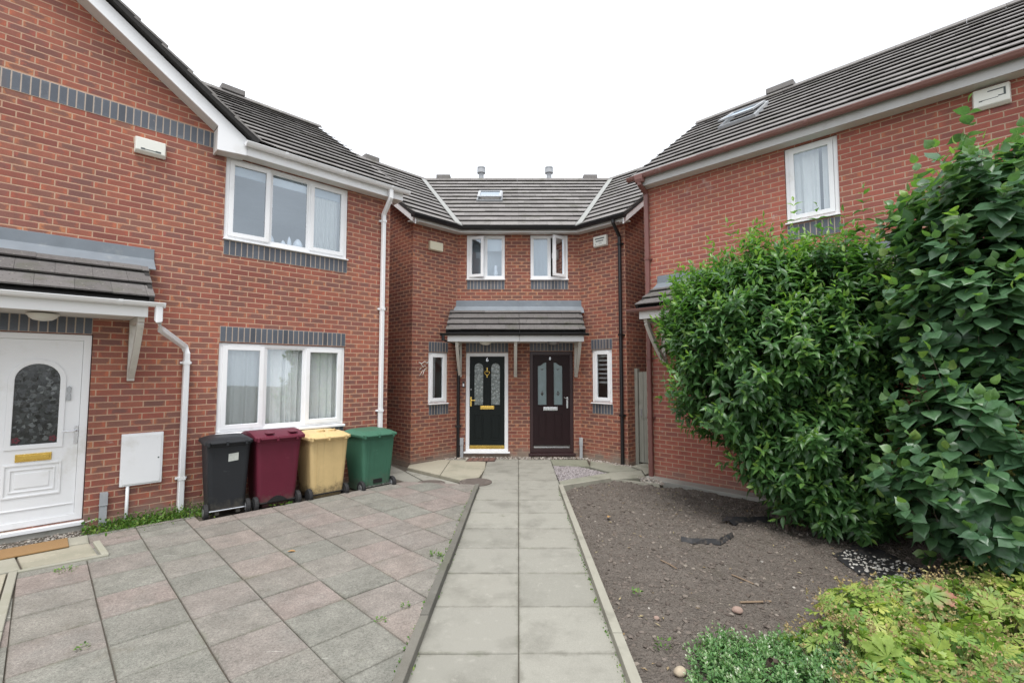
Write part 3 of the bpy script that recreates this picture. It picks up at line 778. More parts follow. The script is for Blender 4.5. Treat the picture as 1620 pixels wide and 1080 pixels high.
b.build('bargeboard', M['upvc'], HL, bevel=.003)
b = MB(FL)
b.box(-.16, -.135, .004, .203, 4.85, 5.17)
b.prism([(-.135, 4.865), (.2, 4.885), (.2, 4.9), (-.135, 4.88)], .004, .203)
b.prism([(-.16, 5.185), (-2.6, zp + .005), (-2.6, zp + .02), (-.16, 5.20)], .004, .203)
b.build('soffit', M['soffit'], HL)
b = MB(FL); b.box(.203, 2.72, .2, .222, 4.893, 5.05); b.box(2.695, 2.72, -.1, .198, 4.893, 5.05); b.build('fascia', M['upvc'], HL, bevel=.003)
b = MB(FL); b.box(.205, 2.69, .003, .198, 4.903, 4.915); b.build('soffit', M['soffit'], HL)
gutter(HL, FL, .17, 2.79, .29, 5.055, 'upvc', r=.057, step=.8)
drainpipe(HL, FL, [(2.44, .29, 5.0), (2.44, .29, 4.86), (2.44, .06, 4.62), (2.44, .06, -.1)], .066, 'upvc', clips=[(2.44, .06, 4.5), (2.44, .06, 2.95), (2.44, .06, 1.2)])
# dark brick courses
soldier(HL, FL, -5.1, -.125, 4.945, 5.165, 'string_course')
soldier(HL, FL, .01, 1.812, 3.49, 3.70, 'sill_course', 24); soldier(HL, FL, .01, 1.812, 2.275, 2.49, 'lintel', 24)
soldier(HL, FL, .01, 1.812, .775, .985, 'sill_course', 24); soldier(HL, FL, -2.5, -1.30, 2.30, 2.515, 'lintel', 16)
wu = window(HL, FL, .01, 1.805, 3.73, 4.895, [(.075, .578, ('open', 'left', 2.5)), (.622, 1.165, 'fixed'), (1.21, 1.74, 'sash')], label='upper white window with one side curtain', vent=[(.72, 1.06)])
curtain(wu, FL, 1.24, 1.74, 3.76, 4.86, amp=.014, waves=8)
b = MB(FL); b.box(.06, 1.76, -.15, -.13, 4.70, 4.88); b.build('blind', M['blind'], wu)
for (s_, r_, h_) in ((.66, .05, .13), (.84, .04, .08), (.93, .035, .15), (1.06, .075, .14)):
    q = MB(FL); q.lathe(s_, -.14, 3.79, [(.01, 0), (r_ * .8, 0), (r_, h_ * .35), (r_ * .75, h_ * .7), (r_ * .35, h_), (.01, h_ + .01)], 14); q.build('ornament', M['ceramic'], wu, smooth=True)
wl = window(HL, FL, .01, 1.81, 1.03, 2.262, [(.075, .578, 'sash'), (.622, 1.165, 'fixed'), (1.21, 1.745, 'sash')], sill=.045, label='lower white window with drawn pale curtains', vent=[(.12, .54), (1.26, 1.68)])
curtain(wl, FL, .05, .60, 1.10, 2.20, waves=4, ph=.3, o=-.15); curtain(wl, FL, .59, .99, 1.07, 2.22, waves=3, ph=1.1, o=-.17, gather=.05)
curtain(wl, FL, .93, 1.20, 1.08, 2.22, waves=3, ph=2.0, o=-.14, amp=.03, gather=.12); curtain(wl, FL, 1.20, 1.76, 1.09, 2.20, waves=5, ph=.8, o=-.15)

# white front door
d = MB(FL); d.ring([(-2.15, .175), (-1.297, .175), (-1.297, 2.29), (-2.15, 2.29)], [(-2.08, .245), (-1.367, .245), (-1.367, 2.222), (-2.08, 2.222)], -.095, -.025)
D = d.build('door', M['upvc'], HL, bevel=.005); D['label'] = 'white panelled front door with arched leaf-pattern glass'
d = MB(FL); gl = arch(-1.905, -1.545, 1.065, 1.95, 16)
out = [(-2.078, .247), (-1.369, .247)] + [(-1.369, 2.22)] + [(-1.369 + (-2.078 + 1.369) * t / 14, 2.22) for t in range(1, 14)] + [(-2.078, 2.22)]
d.ring([(-2.078, .247), (-1.369, .247)] + [(-1.369 - .709 * i / 16, 2.22) for i in range(17)], gl, -.085, -.045)
d.build('door_leaf', M['upvc'], D)
d = MB(FL)
go = arch(-1.955, -1.495, 1.015, 2.0, 16); gi = arch(-1.905, -1.545, 1.065, 1.95, 16); gm = arch(-1.93, -1.52, 1.04, 1.975, 16)
d.ring(go, gi, -.0447, -.03); 
d.rect_ring(-1.955, -1.495, .50, .86, .022, -.0447, -.032); d.rect_ring(-1.905, -1.545, .555, .805, .016, -.0447, -.034); d.box(-1.86, -1.59, -.0447, -.036, .60, .76)
d.box(-2.06, -1.385, -.0447, -.034, .36, .375)
d.build('door_moulding', M['upvc'], D, bevel=.005)
d = MB(FL); d.prism(arch(-1.91, -1.54, 1.06, 1.955, 16), -.07, -.06); d.build('glass', M['dark_pane'], D); DOOR_L = D
d = MB(FL); d.box(-1.865, -1.58, -.0447, -.03, .882, .966); d.box(-1.85, -1.595, -.03, -.024, .897, .951); d.build('letterbox', M['brass'], D, bevel=.004)
d = MB(FL); d.box(-1.405, -1.372, -.045, -.03, 1.04, 1.24); d.tube([(-1.388, -.03, 1.19), (-1.388, .02, 1.19), (-1.40, .03, 1.19), (-1.51, .03, 1.185)], .009); d.build('handle', M['chrome'], D)
d = MB(FL); d.prism([(-1.488, 1.54), (-1.468, 1.53), (-1.448, 1.54), (-1.452, 1.60), (-1.458, 1.615), (-1.452, 1.63), (-1.448, 1.68), (-1.468, 1.70), (-1.488, 1.68), (-1.484, 1.63), (-1.478, 1.615), (-1.484, 1.60)], -.0447, -.02); d.build('knocker', M['steel_dull'], D, bevel=.003)
d = MB(FL); d.prism_s([(-.1, .172), (.05, .160), (.05, .12), (-.1, .12)], -2.17, -1.28); d.build('door_sill', M['upvc'], D, bevel=.004)
d = MB(FL); d.box(-2.2, -1.27, .003, .03, -.1, .118); d.build('step', M['concrete'], HL)
door_canopy(HL, FL, -2.7, -.83, 3.41, 2.64, .76, 'upvc', (0, .09), [-.93, -2.45], -2.7, -.88, -2.7, -.755, br_bottom=1.75)
lamp_dome(HL, FL, -1.72, .36, 2.475)
drainpipe(HL, FL, [(-.79, .80, 2.6), (-.79, .80, 2.44), (-.72, .52, 2.36), (-.40, .055, 2.19), (-.37, .055, 2.1), (-.37, .055, .03)], .066, 'upvc', clips=[(-.37, .055, 1.98), (-.37, .055, .5)])
alarm_box(HL, FL, -1.01, -.69, 4.60, 4.80, 'offwhite', 'cream slot-fronted alarm box under the dark brick band', marks=[(-.95, -.91, 4.642, 4.662), (-.91, -.80, 4.646, 4.656), (-.80, -.745, 4.642, 4.662)])
k = MB(FL); k.box(-.985, -.575, .003, .05, .485, 1.11); mbx = k.build('meter_box', M['upvc'], HL, bevel=.006)
k = MB(FL); k.box(-.965, -.595, .0503, .06, .505, 1.09); k.build('meter_door', M['upvc'], mbx, bevel=.006)
k = MB(FL); k.box(-.628, -.612, .0602, .064, .79, .806); k.build('lock', M['mark'], mbx)
k = MB(FL); k.tube([(-.905, .03, .484), (-.905, .03, -.03)], .018, 12); k.build('meter_pipe', M['upvc'], mbx, smooth=True)
k = MB(FL); k.box(-1.155, -1.085, .003, .05, -.03, .45); k.box(-1.158, -1.082, .05, .056, .30, .445); k.box(-1.16, -1.08, .003, .06, .30, .312); cd = k.build('cable_duct', M['duct'], HL, bevel=.003)
k = MB(FL); k.tube([(-1.28, .012, .13), (-1.2, .014, .15), (-1.13, .015, .145)], .004, 6); k.build('cable', M['offwhite'], cd)
# =================================================================== MIDDLE HOUSES (a pair under one roofline)
ZE = 4.965; PM = 35; SLM = 3.5 / math.cos(math.radians(PM)); XP = .15       # eave height, pitch, party line
zrid = ZE + 3.5 * math.tan(math.radians(PM))
H6 = thing('brick_house', (-1.0, 10.2, 0), 'middle brick house with the black front door in a white frame', 'house', 'red brick houses round the courtyard')
H8 = thing('brick_house', (1.0, 10.2, 0), 'middle brick house with the dark brown front door and a black drainpipe', 'house', 'red brick houses round the courtyard')

def flip(p, c=.145): return (2 * c - p[0], p[1])
EJL = np.array([-1.096, 9.95, 0]); EJR = np.array([1.386, 9.95, 0])
VL = np.array([-math.sin(math.radians(22.5)), math.cos(math.radians(22.5)), 0]); VR = np.array([-VL[0], VL[1], 0])
nVL = np.array([VL[1], -VL[0], 0]); nVR = np.array([VR[1], -VR[0], 0])       # both point to the right of their valley

for side in ('L', 'R'):
    Hh = H6 if side == 'L' else H8
    fk = FKL if side == 'L' else FKR
    w = MB(FC)
    if side == 'L':
        wall_sheet(w, -1.2, XP, -.1, ZE, [(-.995, -.155, 3.885, 4.865), (-1.0, -.08, .155, 2.275)])
        room_backing(w, FC, -.9, -.6, 2.75, 4.93)
        w.add([(XP, -.35, -.1), (XP, -6.5, -.1), (XP, -6.5, ZE), (XP, -.35, ZE)], [(0, 1, 2, 3)], None, 1)
    else:
        wall_sheet(w, XP, 1.49, -.1, ZE, [(.404, 1.228, 3.885, 4.865), (.384, 1.322, .125, 2.305)])
        room_backing(w, FC, .76, 1.0, 2.75, 4.93)
    w2 = MB(fk)
    s_end = 0.0 if side == 'L' else 1.131
    if side == 'L': op = (.40, .895, 1.215, 2.265)
    else: op = (.285, .785, 1.225, 2.325)
    wall_sheet(w2, 0, 1.131, -.1, ZE, [op])
    room_backing(w2, fk, op[0] + .5, op[1] - .5, .2, 2.55, 1.2)
    w2.add([(s_end, 0, -.1), (s_end, -7, -.1), (s_end, -7, ZE), (s_end, -3.25, zrid - .1), (s_end, 0, ZE - .05)], [(0, 1, 2, 3, 4)])
    # carry the wing's mesh into the same wall object
    m1 = w; base = len(m1.v)
    for p in w2.v:
        q = fk.pt(*p); m1.v.append((q[0] - FC.p[0], -(q[1] - FC.p[1]), q[2]))
    m1.f += [[i + base for i in f] for f in w2.f]; m1.uv += w2.uv; m1.mi += w2.mi
    m1.add([(-4.0 if side == 'L' else XP, -7.2, -.1), (XP if side == 'L' else 4.3, -7.2, -.1), (XP if side == 'L' else 4.3, -7.2, ZE), (-4.0 if side == 'L' else XP, -7.2, ZE)], [(0, 1, 2, 3)])
    m1.build('wall', [M['brick_back'], M['plaster']], Hh, recalc=False)
    # roofs
    r = MB(XY); u = upslope(FC, PM)
    if side == 'L':
        tiles(r, (XP - 4.34, 9.92, ZE - .01), (1, 0, 0), u, 4.34, SLM + .03, .345, .31); deck(r, (XP - 4.34, 9.95, ZE), (1, 0, 0), u, 4.34, SLM, verge=(0, 0))
        r.build('roof', [M['tile'], M['felt']], Hh, clip=[(EJL + nVL * .02, -nVL)])
    else:
        tiles(r, (XP, 9.92, ZE - .01), (1, 0, 0), u, 4.3, SLM + .03, .345, .31); deck(r, (XP, 9.95, ZE), (1, 0, 0), u, 4.3, SLM, verge=(0, 0))
        r.build('roof', [M['tile'], M['felt']], Hh, clip=[(EJR - nVR * .02, nVR)])
    r = MB(XY); uf = upslope(fk, PM)
    if side == 'L':
        tiles(r, fk.pt(-.15, .27, ZE - .01), fk.d, uf, 4.6, SLM + .03, .345, .31); deck(r, fk.pt(-.15, .25, ZE), fk.d, uf, 4.6, SLM, verge=(1, 0))
        r.build('wing_roof', [M['tile'], M['felt']], Hh, clip=[(EJL - nVL * .02, nVL)])
    else:
        O = fk.pt(1.281 - 4.6, .27, ZE - .01)
        tiles(r, O, fk.d, uf, 4.6, SLM + .03, .345, .31); deck(r, fk.pt(1.281 - 4.6, .25, ZE), fk.d, uf, 4.6, SLM, verge=(0, 1))
        r.build('wing_roof', [M['tile'], M['felt']], Hh, clip=[(EJR + nVR * .02, -nVR)])
    # rear slopes
    k = MB(XY); ub = np.array([0, -math.cos(math.radians(PM)), math.sin(math.radians(PM))])
    deck(k, (-4.6 if side == 'L' else XP, 17.0, ZE), (1, 0, 0), ub, (4.6 + XP) if side == 'L' else 4.6, SLM, 0, 0); k.build('roof', M['tile'], Hh)
    # valley trim
    EJ, V, nV = (EJL, VL, nVL) if side == 'L' else (EJR, VR, nVR)
    n_ = np.array([0, -math.sin(math.radians(PM)), math.cos(math.radians(PM))])
    rise = math.tan(math.radians(PM)) * V[1]
    t3 = np.array([V[0], V[1], rise]); k = MB(XY)
    A = EJ + np.array([0, 0, ZE + .062]) - t3 * .1; B = EJ + np.array([0, 0, ZE + .062]) + t3 * 3.82
    sd = -1 if side == 'L' else 1
    wv = nV * sd
    # lies on the wing side of the valley
    wing_up = -(fk.n) ; tw = np.array([0, 0, math.tan(math.radians(PM)) * float(wing_up @ wv)])
    P = [A + wv * .0, A + wv * .15 + tw * .15, B + wv * .15 + tw * .15, B]
    T = [p + np.array([0, 0, .024]) for p in P]
    k.add(P + T, [(0, 1, 2, 3), (7, 6, 5, 4), (0, 4, 5, 1), (1, 5, 6, 2), (2, 6, 7, 3), (3, 7, 4, 0)]); k.build('valley_trim', M['valley'], Hh)
    # ridges, vents, flues
    zq = zrid + .055
    jx = EJ[0] + V[0] * 3.5 / V[1]
    if side == 'L': ridge(Hh, (jx, 13.45, zq), (XP, 13.45, zq))
    else: ridge(Hh, (XP, 13.45, zq), (jx, 13.45, zq))
    if side == 'L': ridge(Hh, fk.pt(-.15, -3.25, zq), np.array([jx, 13.45, zq]))
    else: ridge(Hh, np.array([jx, 13.45, zq]), fk.pt(1.281, -3.25, zq))
    k = MB(XY); cx = -2.0 if side == 'L' else 2.28
    k.box(cx - .2, cx + .2, 13.34, 13.56, zq - .05, zq + .11); k.build('ridge_vent', M['tile'], Hh, bevel=.01)
    if side == 'L':
        k = MB(fk); k.box(.55, .95, -3.36, -3.14, zq - .05, zq + .11); k.build('ridge_vent', M['tile'], Hh, bevel=.01)
    fx = -.93 if side == 'L' else 1.12
    k = MB(XY); k.lathe(fx, 13.9, zq - .6, [(.01, 0), (.075, 0), (.075, .97), (.125, .98), (.125, 1.09), (.11, 1.10), (.11, 1.12), (.12, 1.125), (.12, 1.16), (.04, 1.18)], 18); k.build('flue', M['duct'], Hh, smooth=False)
    # eaves
    k = MB(XY)
    for fr_, a, b in ((FC, None, None), (fk, None, None)):
        pass
    fo = .225
    def eave_pt(fr_, s, o, z): return fr_.pt(s, o, z)
    cs = EJ + (EJ - np.array([(-1.2 if side == 'L' else 1.49), 10.2, 0])) * 0
    def corner(o):   # plan point where both walls, pushed out by o, meet
        t = o * math.tan(math.radians(22.5)); 
        return np.array([(-1.2 + t) if side == 'L' else (1.49 - t), 10.2 - o, 0])
    zz = np.array([0, 0, 1.0])
    def band(o0, o1, z0, z1, name, mat):
        kk = MB(XY); c0, c1 = corner(o0), corner(o1)
        e = -.14 if side == 'L' else 1.271
        W0, W1 = fk.pt(e, o0, 0), fk.pt(e, o1, 0); X0, X1 = np.array([XP, 10.2 - o0, 0]), np.array([XP, 10.2 - o1, 0])
        for (a0, a1, b0, b1) in ((W0, W1, c0, c1), (c0, c1, X0, X1)):
            q = [a0 + zz * z0, a1 + zz * z0, b1 + zz * z0, b0 + zz * z0, a0 + zz * z1, a1 + zz * z1, b1 + zz * z1, b0 + zz * z1]
            kk.add(q, [(0, 1, 2, 3), (7, 6, 5, 4), (0, 4, 5, 1), (1, 5, 6, 2), (2, 6, 7, 3), (3, 7, 4, 0)])
        return kk.build(name, M[mat], Hh)
    band(.003, .2, 4.872, 4.884, 'soffit', 'soffit'); band(.202, .224, 4.858, 4.985, 'fascia', 'fascia')
    k = MB(XY); e = -.2 if side == 'L' else 1.30
    path = [fk.pt(e, .285, 4.955), corner(.285) + zz * 4.955, np.array([XP, 10.2 - .285, 4.955])]
    if side == 'R': path = path[::-1]
    half_gutter(k, path, .064)
    ce = fk.pt(e, .285, 5.0)
    q = MB(fk); poly = [(.285 + .068 * math.cos(math.pi + math.pi * i / 9), 4.955 + .068 * math.sin(math.pi + math.pi * i / 9)) for i in range(10)]
    g = k.build('gutter', M['black_plastic'], Hh)
    q.prism_s(poly, e - .01, e + .01); q.build('gutter_end', M['black_plastic'], Hh)
    b = MB(fk); e0, e1 = (-.145, -.12) if side == 'L' else (1.251, 1.276)
    b.prism_s([(.27, 4.775), (.27, 4.955), (-3.25, 7.42), (-3.25, 7.22)], e0, e1); b.build('bargeboard', M['upvc'], Hh, bevel=.003)
    b = MB(fk); e0, e1 = (-.12, -.002) if side == 'L' else (1.133, 1.251)
    b.prism_s([(.2, 4.84), (.2, 4.855), (-3.25, 7.27), (-3.25, 7.255)], e0, e1); b.build('soffit', M['soffit'], Hh)

# ---- house with the black door
soldier(H6, FC, -.985, -.16, 3.655, 3.855, 'sill_course', 11); soldier(H6, FC, -1.0, -.08, 2.28, 2.49, 'lintel', 12)
soldier(H6, FKL, .40, .895, 2.27, 2.485, 'lintel', 7); soldier(H6, FKL, .42, .915, .975, 1.18, 'sill_course', 7)
wq = window(H6, FC, -.993, -.157, 3.89, 4.86, [(-.925, -.62, ('open', 'left', 17)), (-.56, -.21, 'fixed')], label='upstairs window with its left sash ajar')
b = MB(FC); b.box(-.56, -.2, -.2, -.19, 4.55, 4.84); b.build('blind', M['blind'], wq)
curtain(wq, FC, -.95, -.2, 3.92, 4.84, o=-.42, waves=2, amp=.02, mat='blind', name='blind')
q = MB(FC); q.lathe(-.36, -.13, 3.95, [(.01, 0), (.03, 0), (.055, .08), (.03, .17), (.045, .24), (.01, .27)], 14); q.build('ornament', M['ceramic'], wq, smooth=True)
ws = window(H6, FKL, .405, .89, 1.22, 2.26, [(.475, .82, 'sash')], label='narrow white window beside the black door', vent=[(.50, .80)])
curtain(ws, FKL, .44, .68, 1.26, 2.2, waves=3, amp=.016)
alarm_box(H6, FKL, .365, .70, 4.39, 4.58, 'cream', 'plain cream alarm box on the angled wall', taper=.012, dep=.07)
k = MB(FKL)
k.tube([(.16, .008, 2.05), (.23, .012, 2.03), (.30, .01, 2.07), (.36, .02, 2.04), (.39, .008, 2.07)], .006, 6)
k.tube([(.20, .01, 2.04), (.26, .012, 1.96), (.31, .012, 1.99), (.36, .01, 1.93), (.29, .01, 1.90), (.27, .012, 1.83), (.25, .008, 1.78)], .006, 6)
k.tube([(.18, .01, 1.90), (.22, .012, 1.94), (.25, .012, 1.88), (.22, .01, 1.84), (.18, .012, 1.78)], .005, 6)
k.build('wire_bracket', M['offwhite'], H6, smooth=True)
d = MB(FC); d.ring([(-.998, .165), (-.082, .165), (-.082, 2.27), (-.998, 2.27)], [(-.918, .21), (-.16, .21), (-.16, 2.195), (-.918, 2.195)], -.095, -.03)
D = d.build('door', M['upvc'], H6, bevel=.005); D['label'] = 'black front door numbered 6 in a white frame'
d = MB(FC)
# leaf built round its two arched lights
c0 = -.539
def door_leaf(parent, fr, a, b, z0, z1, lights, o, mat, th=.04):
    """leaf as strips round each light, the lights being outlines that run from bottom-left counter-clockwise"""
    m = MB(fr); c = (a + b) / 2
    for i, (s0, s1, zz0, zz1, outline) in enumerate(lights):
        A, B = (a, c) if i == 0 else (c, b)
        if len(lights) == 1: A, B = a, b
        n = len(outline) - 2
        outer = [(A, z0), (B, z0)] + [(B, z1)] + [(B + (A - B) * t / (n - 1), z1) for t in range(1, n - 1)] + [(A, z1)]
        m.ring(outer, outline, o - th, o)
    return m.build('door_leaf', M[mat], parent)
l1 = arch(-.815, -.625, 1.15, 2.05, 12); l2 = arch(-.452, -.262, 1.15, 2.05, 12)
door_leaf(D, FC, -.916, -.162, .262, 2.193, [(0, 0, 0, 0, l1), (0, 0, 0, 0, l2)], -.045, 'door_black')
for a, b in ((-.815, -.625), (-.452, -.262)):
    m = MB(FC); m.prism(arch(a - .004, b + .004, 1.146, 2.054, 12), -.075, -.062); m.build('glass', M['bevel_glass'], D)
    m = MB(FC); m.ring(arch(a - .022, b + .022, 1.128, 2.072, 12), arch(a, b, 1.15, 2.05, 12), -.0447, -.035)
    m.rect_ring(a - .01, b + .01, .40, .95, .02, -.0447, -.036); m.box(a + .03, b - .03, -.0447, -.038, .44, .91); m.build('door_moulding', M['door_black'], D, bevel=.006)
number(D, FC, '6', -.539, -.040, 2.085, .115, 'chrome')
m = MB(FC); m.box(-.685, -.385, -.0447, -.03, 1.055, 1.13); m.box(-.67, -.40, -.03, -.024, 1.07, 1.115); m.build('letterbox', M['brass'], D, bevel=.004)
m = MB(FC)
hp = [(-.539 + .05 * math.sin(t) ** 3 * 1.1, 1.83 + .046 * (math.cos(t) - .36 * math.cos(2 * t) - .14 * math.cos(3 * t))) for t in [i * 2 * math.pi / 24 for i in range(24)]]
m.tube([(s, -.025, z) for s, z in hp] + [(hp[0][0], -.025, hp[0][1])], .011, 8); m.box(-.546, -.532, -.045, -.018, 1.88, 1.95); m.box(-.546, -.532, -.045, -.02, 1.74, 1.775); m.build('knocker', M['brass'], D)
m = MB(FC); m.box(-.905, -.87, -.0447, -.03, 1.12, 1.32); m.tube([(-.888, -.03, 1.25), (-.888, .015, 1.25), (-.875, .022, 1.25), (-.79, .022, 1.248)], .01); m.build('handle', M['brass'], D)
m = MB(FC); m.lathe(-.888, -.045, 1.48, [(.018, 0), (.018, .006), (.012, .01), (.002, .01)], 14, axis='o'); m.build('lock', M['steel_dull'], D)
m = MB(FC); m.box(-.914, -.164, -.06, -.036, .212, .285); m.build('kickplate', M['brass'], D, bevel=.003)
m = MB(FC); m.prism_s([(-.1, .168), (.05, .158), (.05, .125), (-.1, .125)], -1.03, -.045); m.build('door_sill', M['upvc'], D, bevel=.004)
m = MB(FC); m.box(-1.07, -1.02, .003, .022, 1.53, 1.65); m.build('door_bell', M['black_plastic'], H6, bevel=.004)
m = MB(FC); m.box(-1.062, -1.028, .022, .027, 1.545, 1.61); m.build('bell_push', M['upvc'], H6, bevel=.002)
door_canopy(H6, FC, -1.33, .148, 3.41, 2.635, .75, 'black_plastic', (.10, 0), [-1.12, .075], -1.30, .148, -1.25, .15, courses=4, verge=(1, 0))
door_canopy(H8, FC, .152, 1.48, 3.41, 2.635, .75, 'black_plastic', (0, .05), [1.38], .152, 1.45, .15, 1.545, courses=4, verge=(0, 1))
lamp_dome(H6, FC, -.55, .4, 2.49); lamp_dome(H8, FC, .86, .4, 2.49, 'steel_dull')
drainpipe(H6, FC, [(-1.38, .80, 2.6), (-1.38, .80, 2.5), (-1.15, .10, 2.42), (-1.15, .055, 2.3), (-1.15, .055, -.02)], .068, 'black_plastic', clips=[(-1.15, .055, 1.9), (-1.15, .055, .7)], round_=True)
m = MB(FC); m.box(-1.105, -1.04, .003, .05, -.02, .44); m.box(-1.11, -1.035, .003, .058, .30, .452); m.build('cable_duct', M['duct'], H6, bevel=.003)

# ---- house with the brown door
soldier(H8, FC, .41, 1.225, 3.655, 3.855, 'sill_course', 11); soldier(H8, FC, .384, 1.322, 2.31, 2.50, 'lintel', 12)
soldier(H8, FKR, .275, .80, 2.33, 2.545, 'lintel', 7); soldier(H8, FKR, .295, .805, .99, 1.195, 'sill_course', 7)
wq = window(H8, FC, .406, 1.226, 3.89, 4.86, [(.46, .80, 'fixed'), (.855, 1.16, ('open', 'right', 34))], label='upstairs window with its right sash wide open')
curtain(wq, FC, .43, .82, 3.92, 4.84, o=-.35, waves=2, amp=.012, mat='blind', name='blind')
ws = window(H8, FKR, .29, .78, 1.23, 2.32, [(.36, .71, 'sash')], label='narrow white window beside the brown door', vent=[(.40, .68)])
for i in range(7):
    m = MB(FKR); m.box(.35, .72, -.13, -.125, 1.62 + i * .092, 1.66 + i * .092); m.build('blind_slat', M['curtain'], ws)
k = alarm_box(H8, FKR, .40, .735, 4.49, 4.72, 'offwhite', 'white alarm box with rounded corners and two lines of print', taper=.02, dep=.07,
              marks=[(.45, .685, 4.645, 4.668), (.47, .66, 4.595, 4.615), (.455, .475, 4.54, 4.55), (.55, .62, 4.55, 4.557)])
d = MB(FC); d.ring([(.388, .135), (1.318, .135), (1.318, 2.30), (.388, 2.30)], [(.455, .22), (1.25, .22), (1.25, 2.225), (.455, 2.225)], -.095, -.03)
D = d.build('door', M['frame_brown'], H8, bevel=.005); D['label'] = 'dark brown front door with two frosted lights'
l1 = [(.56, 1.15), (.745, 1.15), (.745, 2.065), (.70, 2.06), (.62, 2.0), (.56, 1.985)]
l2 = [(.905, 1.15), (1.09, 1.15), (1.09, 1.985), (1.03, 2.0), (.95, 2.06), (.905, 2.065)]
door_leaf(D, FC, .457, 1.248, .29, 2.223, [(0, 0, 0, 0, l1), (0, 0, 0, 0, l2)], -.045, 'door_brown')
for l, a, b in ((l1, .56, .745), (l2, .905, 1.09)):
    m = MB(FC); m.prism(l, -.074, -.062); m.build('glass', M['frost_glass'], D)
    m = MB(FC); c = (a + b) / 2
    cs_ = c - .03 if a < .8 else c - .02
    m.prism([(c, 1.335), (c + .035, 1.39), (c, 1.45), (c - .035, 1.39)], -.0615, -.058); m.prism([(c - .035, 1.925), (c + .035, 1.925), (c + .015, 1.90), (c - .015, 1.90)], -.0615, -.058)
    m.build('glass_motif', M['leaf_glass'], D)
    m = MB(FC); m.ring([(p[0] + (-.02 if p[0] < c else .02), p[1] + (-.02 if p[1] < 1.5 else .02)) for p in l], l, -.0447, -.034)
    m.rect_ring(a - .005, b + .005, .41, .98, .02, -.0447, -.036); m.box(a + .035, b - .035, -.0447, -.038, .45, .94); m.build('door_moulding', M['door_brown'], D, bevel=.006)
number(D, FC, '8', .825, -.040, 2.12, .085, 'chrome')
m = MB(FC); m.box(.675, .985, -.0447, -.03, 1.03, 1.105); m.box(.69, .97, -.03, -.025, 1.045, 1.09); m.build('letterbox', M['chrome'], D, bevel=.004)
m = MB(FC); m.box(1.175, 1.21, -.0447, -.03, 1.08, 1.32); m.tube([(1.192, -.03, 1.27), (1.192, .015, 1.27), (1.185, .022, 1.275), (1.115, .022, 1.32)], .01); m.build('handle', M['chrome'], D)
m = MB(FC); m.box(.47, 1.235, -.06, -.025, .232, .262); m.build('weather_bar', M['chrome'], D, bevel=.003)
m = MB(FC); m.prism_s([(-.1, .134), (.055, .124), (.055, .075), (-.1, .075)], .355, 1.36); m.build('door_sill', M['frame_brown'], D, bevel=.004)
drainpipe(H8, FKR, [(1.04, .285, 4.96), (1.04, .285, 4.84), (1.04, .06, 4.6), (1.04, .06, -.03)], .072, 'black_plastic', clips=[(1.04, .06, 4.45), (1.04, .06, 2.6), (1.04, .06, 1.0)], round_=True)
m = MB(FC); m.box(1.425, 1.485, .12, .17, -.02, .46); m.box(1.418, 1.492, .115, .175, .31, .475); m.build('cable_duct', M['duct'], H8, bevel=.003)
# roof lights
def skylight(house, O, d, u, w_, h_, lift):
    O = np.array(O, float); d = np.array(d, float); n = np.cross(d, u); n /= np.linalg.norm(n)
    if n[2] < 0: n = -n
    f = Frame(0, 0, 0); f.p = O; f.d = d; f.n = n
    m = MB(XY)
    def obox(c, a, b, e, g, p0, p1, Ux):
        P = [c + d * x + Ux * y + np.cross(d, Ux) * (1 if np.cross(d, Ux)[2] > 0 else -1) * q for q in (p0, p1) for x, y in ((a, e), (b, e), (b, g), (a, g))]
        m.add(P, [(0, 1, 2, 3), (7, 6, 5, 4), (0, 4, 5, 1), (1, 5, 6, 2), (2, 6, 7, 3), (3, 7, 4, 0)])
    obox(O, 0, .06, 0, h_, -.02, .085, u); obox(O, w_ - .06, w_, 0, h_, -.02, .085, u); obox(O, .06, w_ - .06, 0, .07, -.02, .083, u); obox(O, .06, w_ - .06, h_ - .09, h_, -.02, .092, u)
    sk = m.build('roof_light', M['duct'], house, bevel=.005)
    # the sash swings out at its foot
    t = math.radians(lift); u2 = u * math.cos(t) - n * math.sin(t); top = O + u * (h_ - .1) + n * .095
    m2 = MB(XY)
    P0 = top - u2 * (h_ - .12)
    m = m2
    obox(P0, .02, .075, 0, h_ - .12, 0, .03, u2); obox(P0, w_ - .075, w_ - .02, 0, h_ - .12, 0, .03, u2); obox(P0, .075, w_ - .075, 0, .05, 0, .029, u2); obox(P0, .075, w_ - .075, h_ - .18, h_ - .12, 0, .029, u2)
    m2.build('sash', M['duct'], sk)
    g = MB(XY); q = [P0 + d * x + u2 * y + n * .012 for x, y in ((.07, .045), (w_ - .07, .045), (w_ - .07, h_ - .17), (.07, h_ - .17))]
    g.add(q, [(0, 1, 2, 3)]); g.build('pane', M['glass'], sk)
    b_ = MB(XY); q = [O + d * x + u * y + n * .01 for x, y in ((.06, .06), (w_ - .06, .06), (w_ - .06, h_ - .06), (.06, h_ - .06))]
    b_.add(q, [(0, 1, 2, 3)]); b_.build('opening', M['dark_room'], sk)
uC = upslope(FC, PM)
skylight(H6, np.array([-.88, 9.95, ZE + .02]) + uC * 1.85, (1, 0, 0), uC, .64, .86, 3)

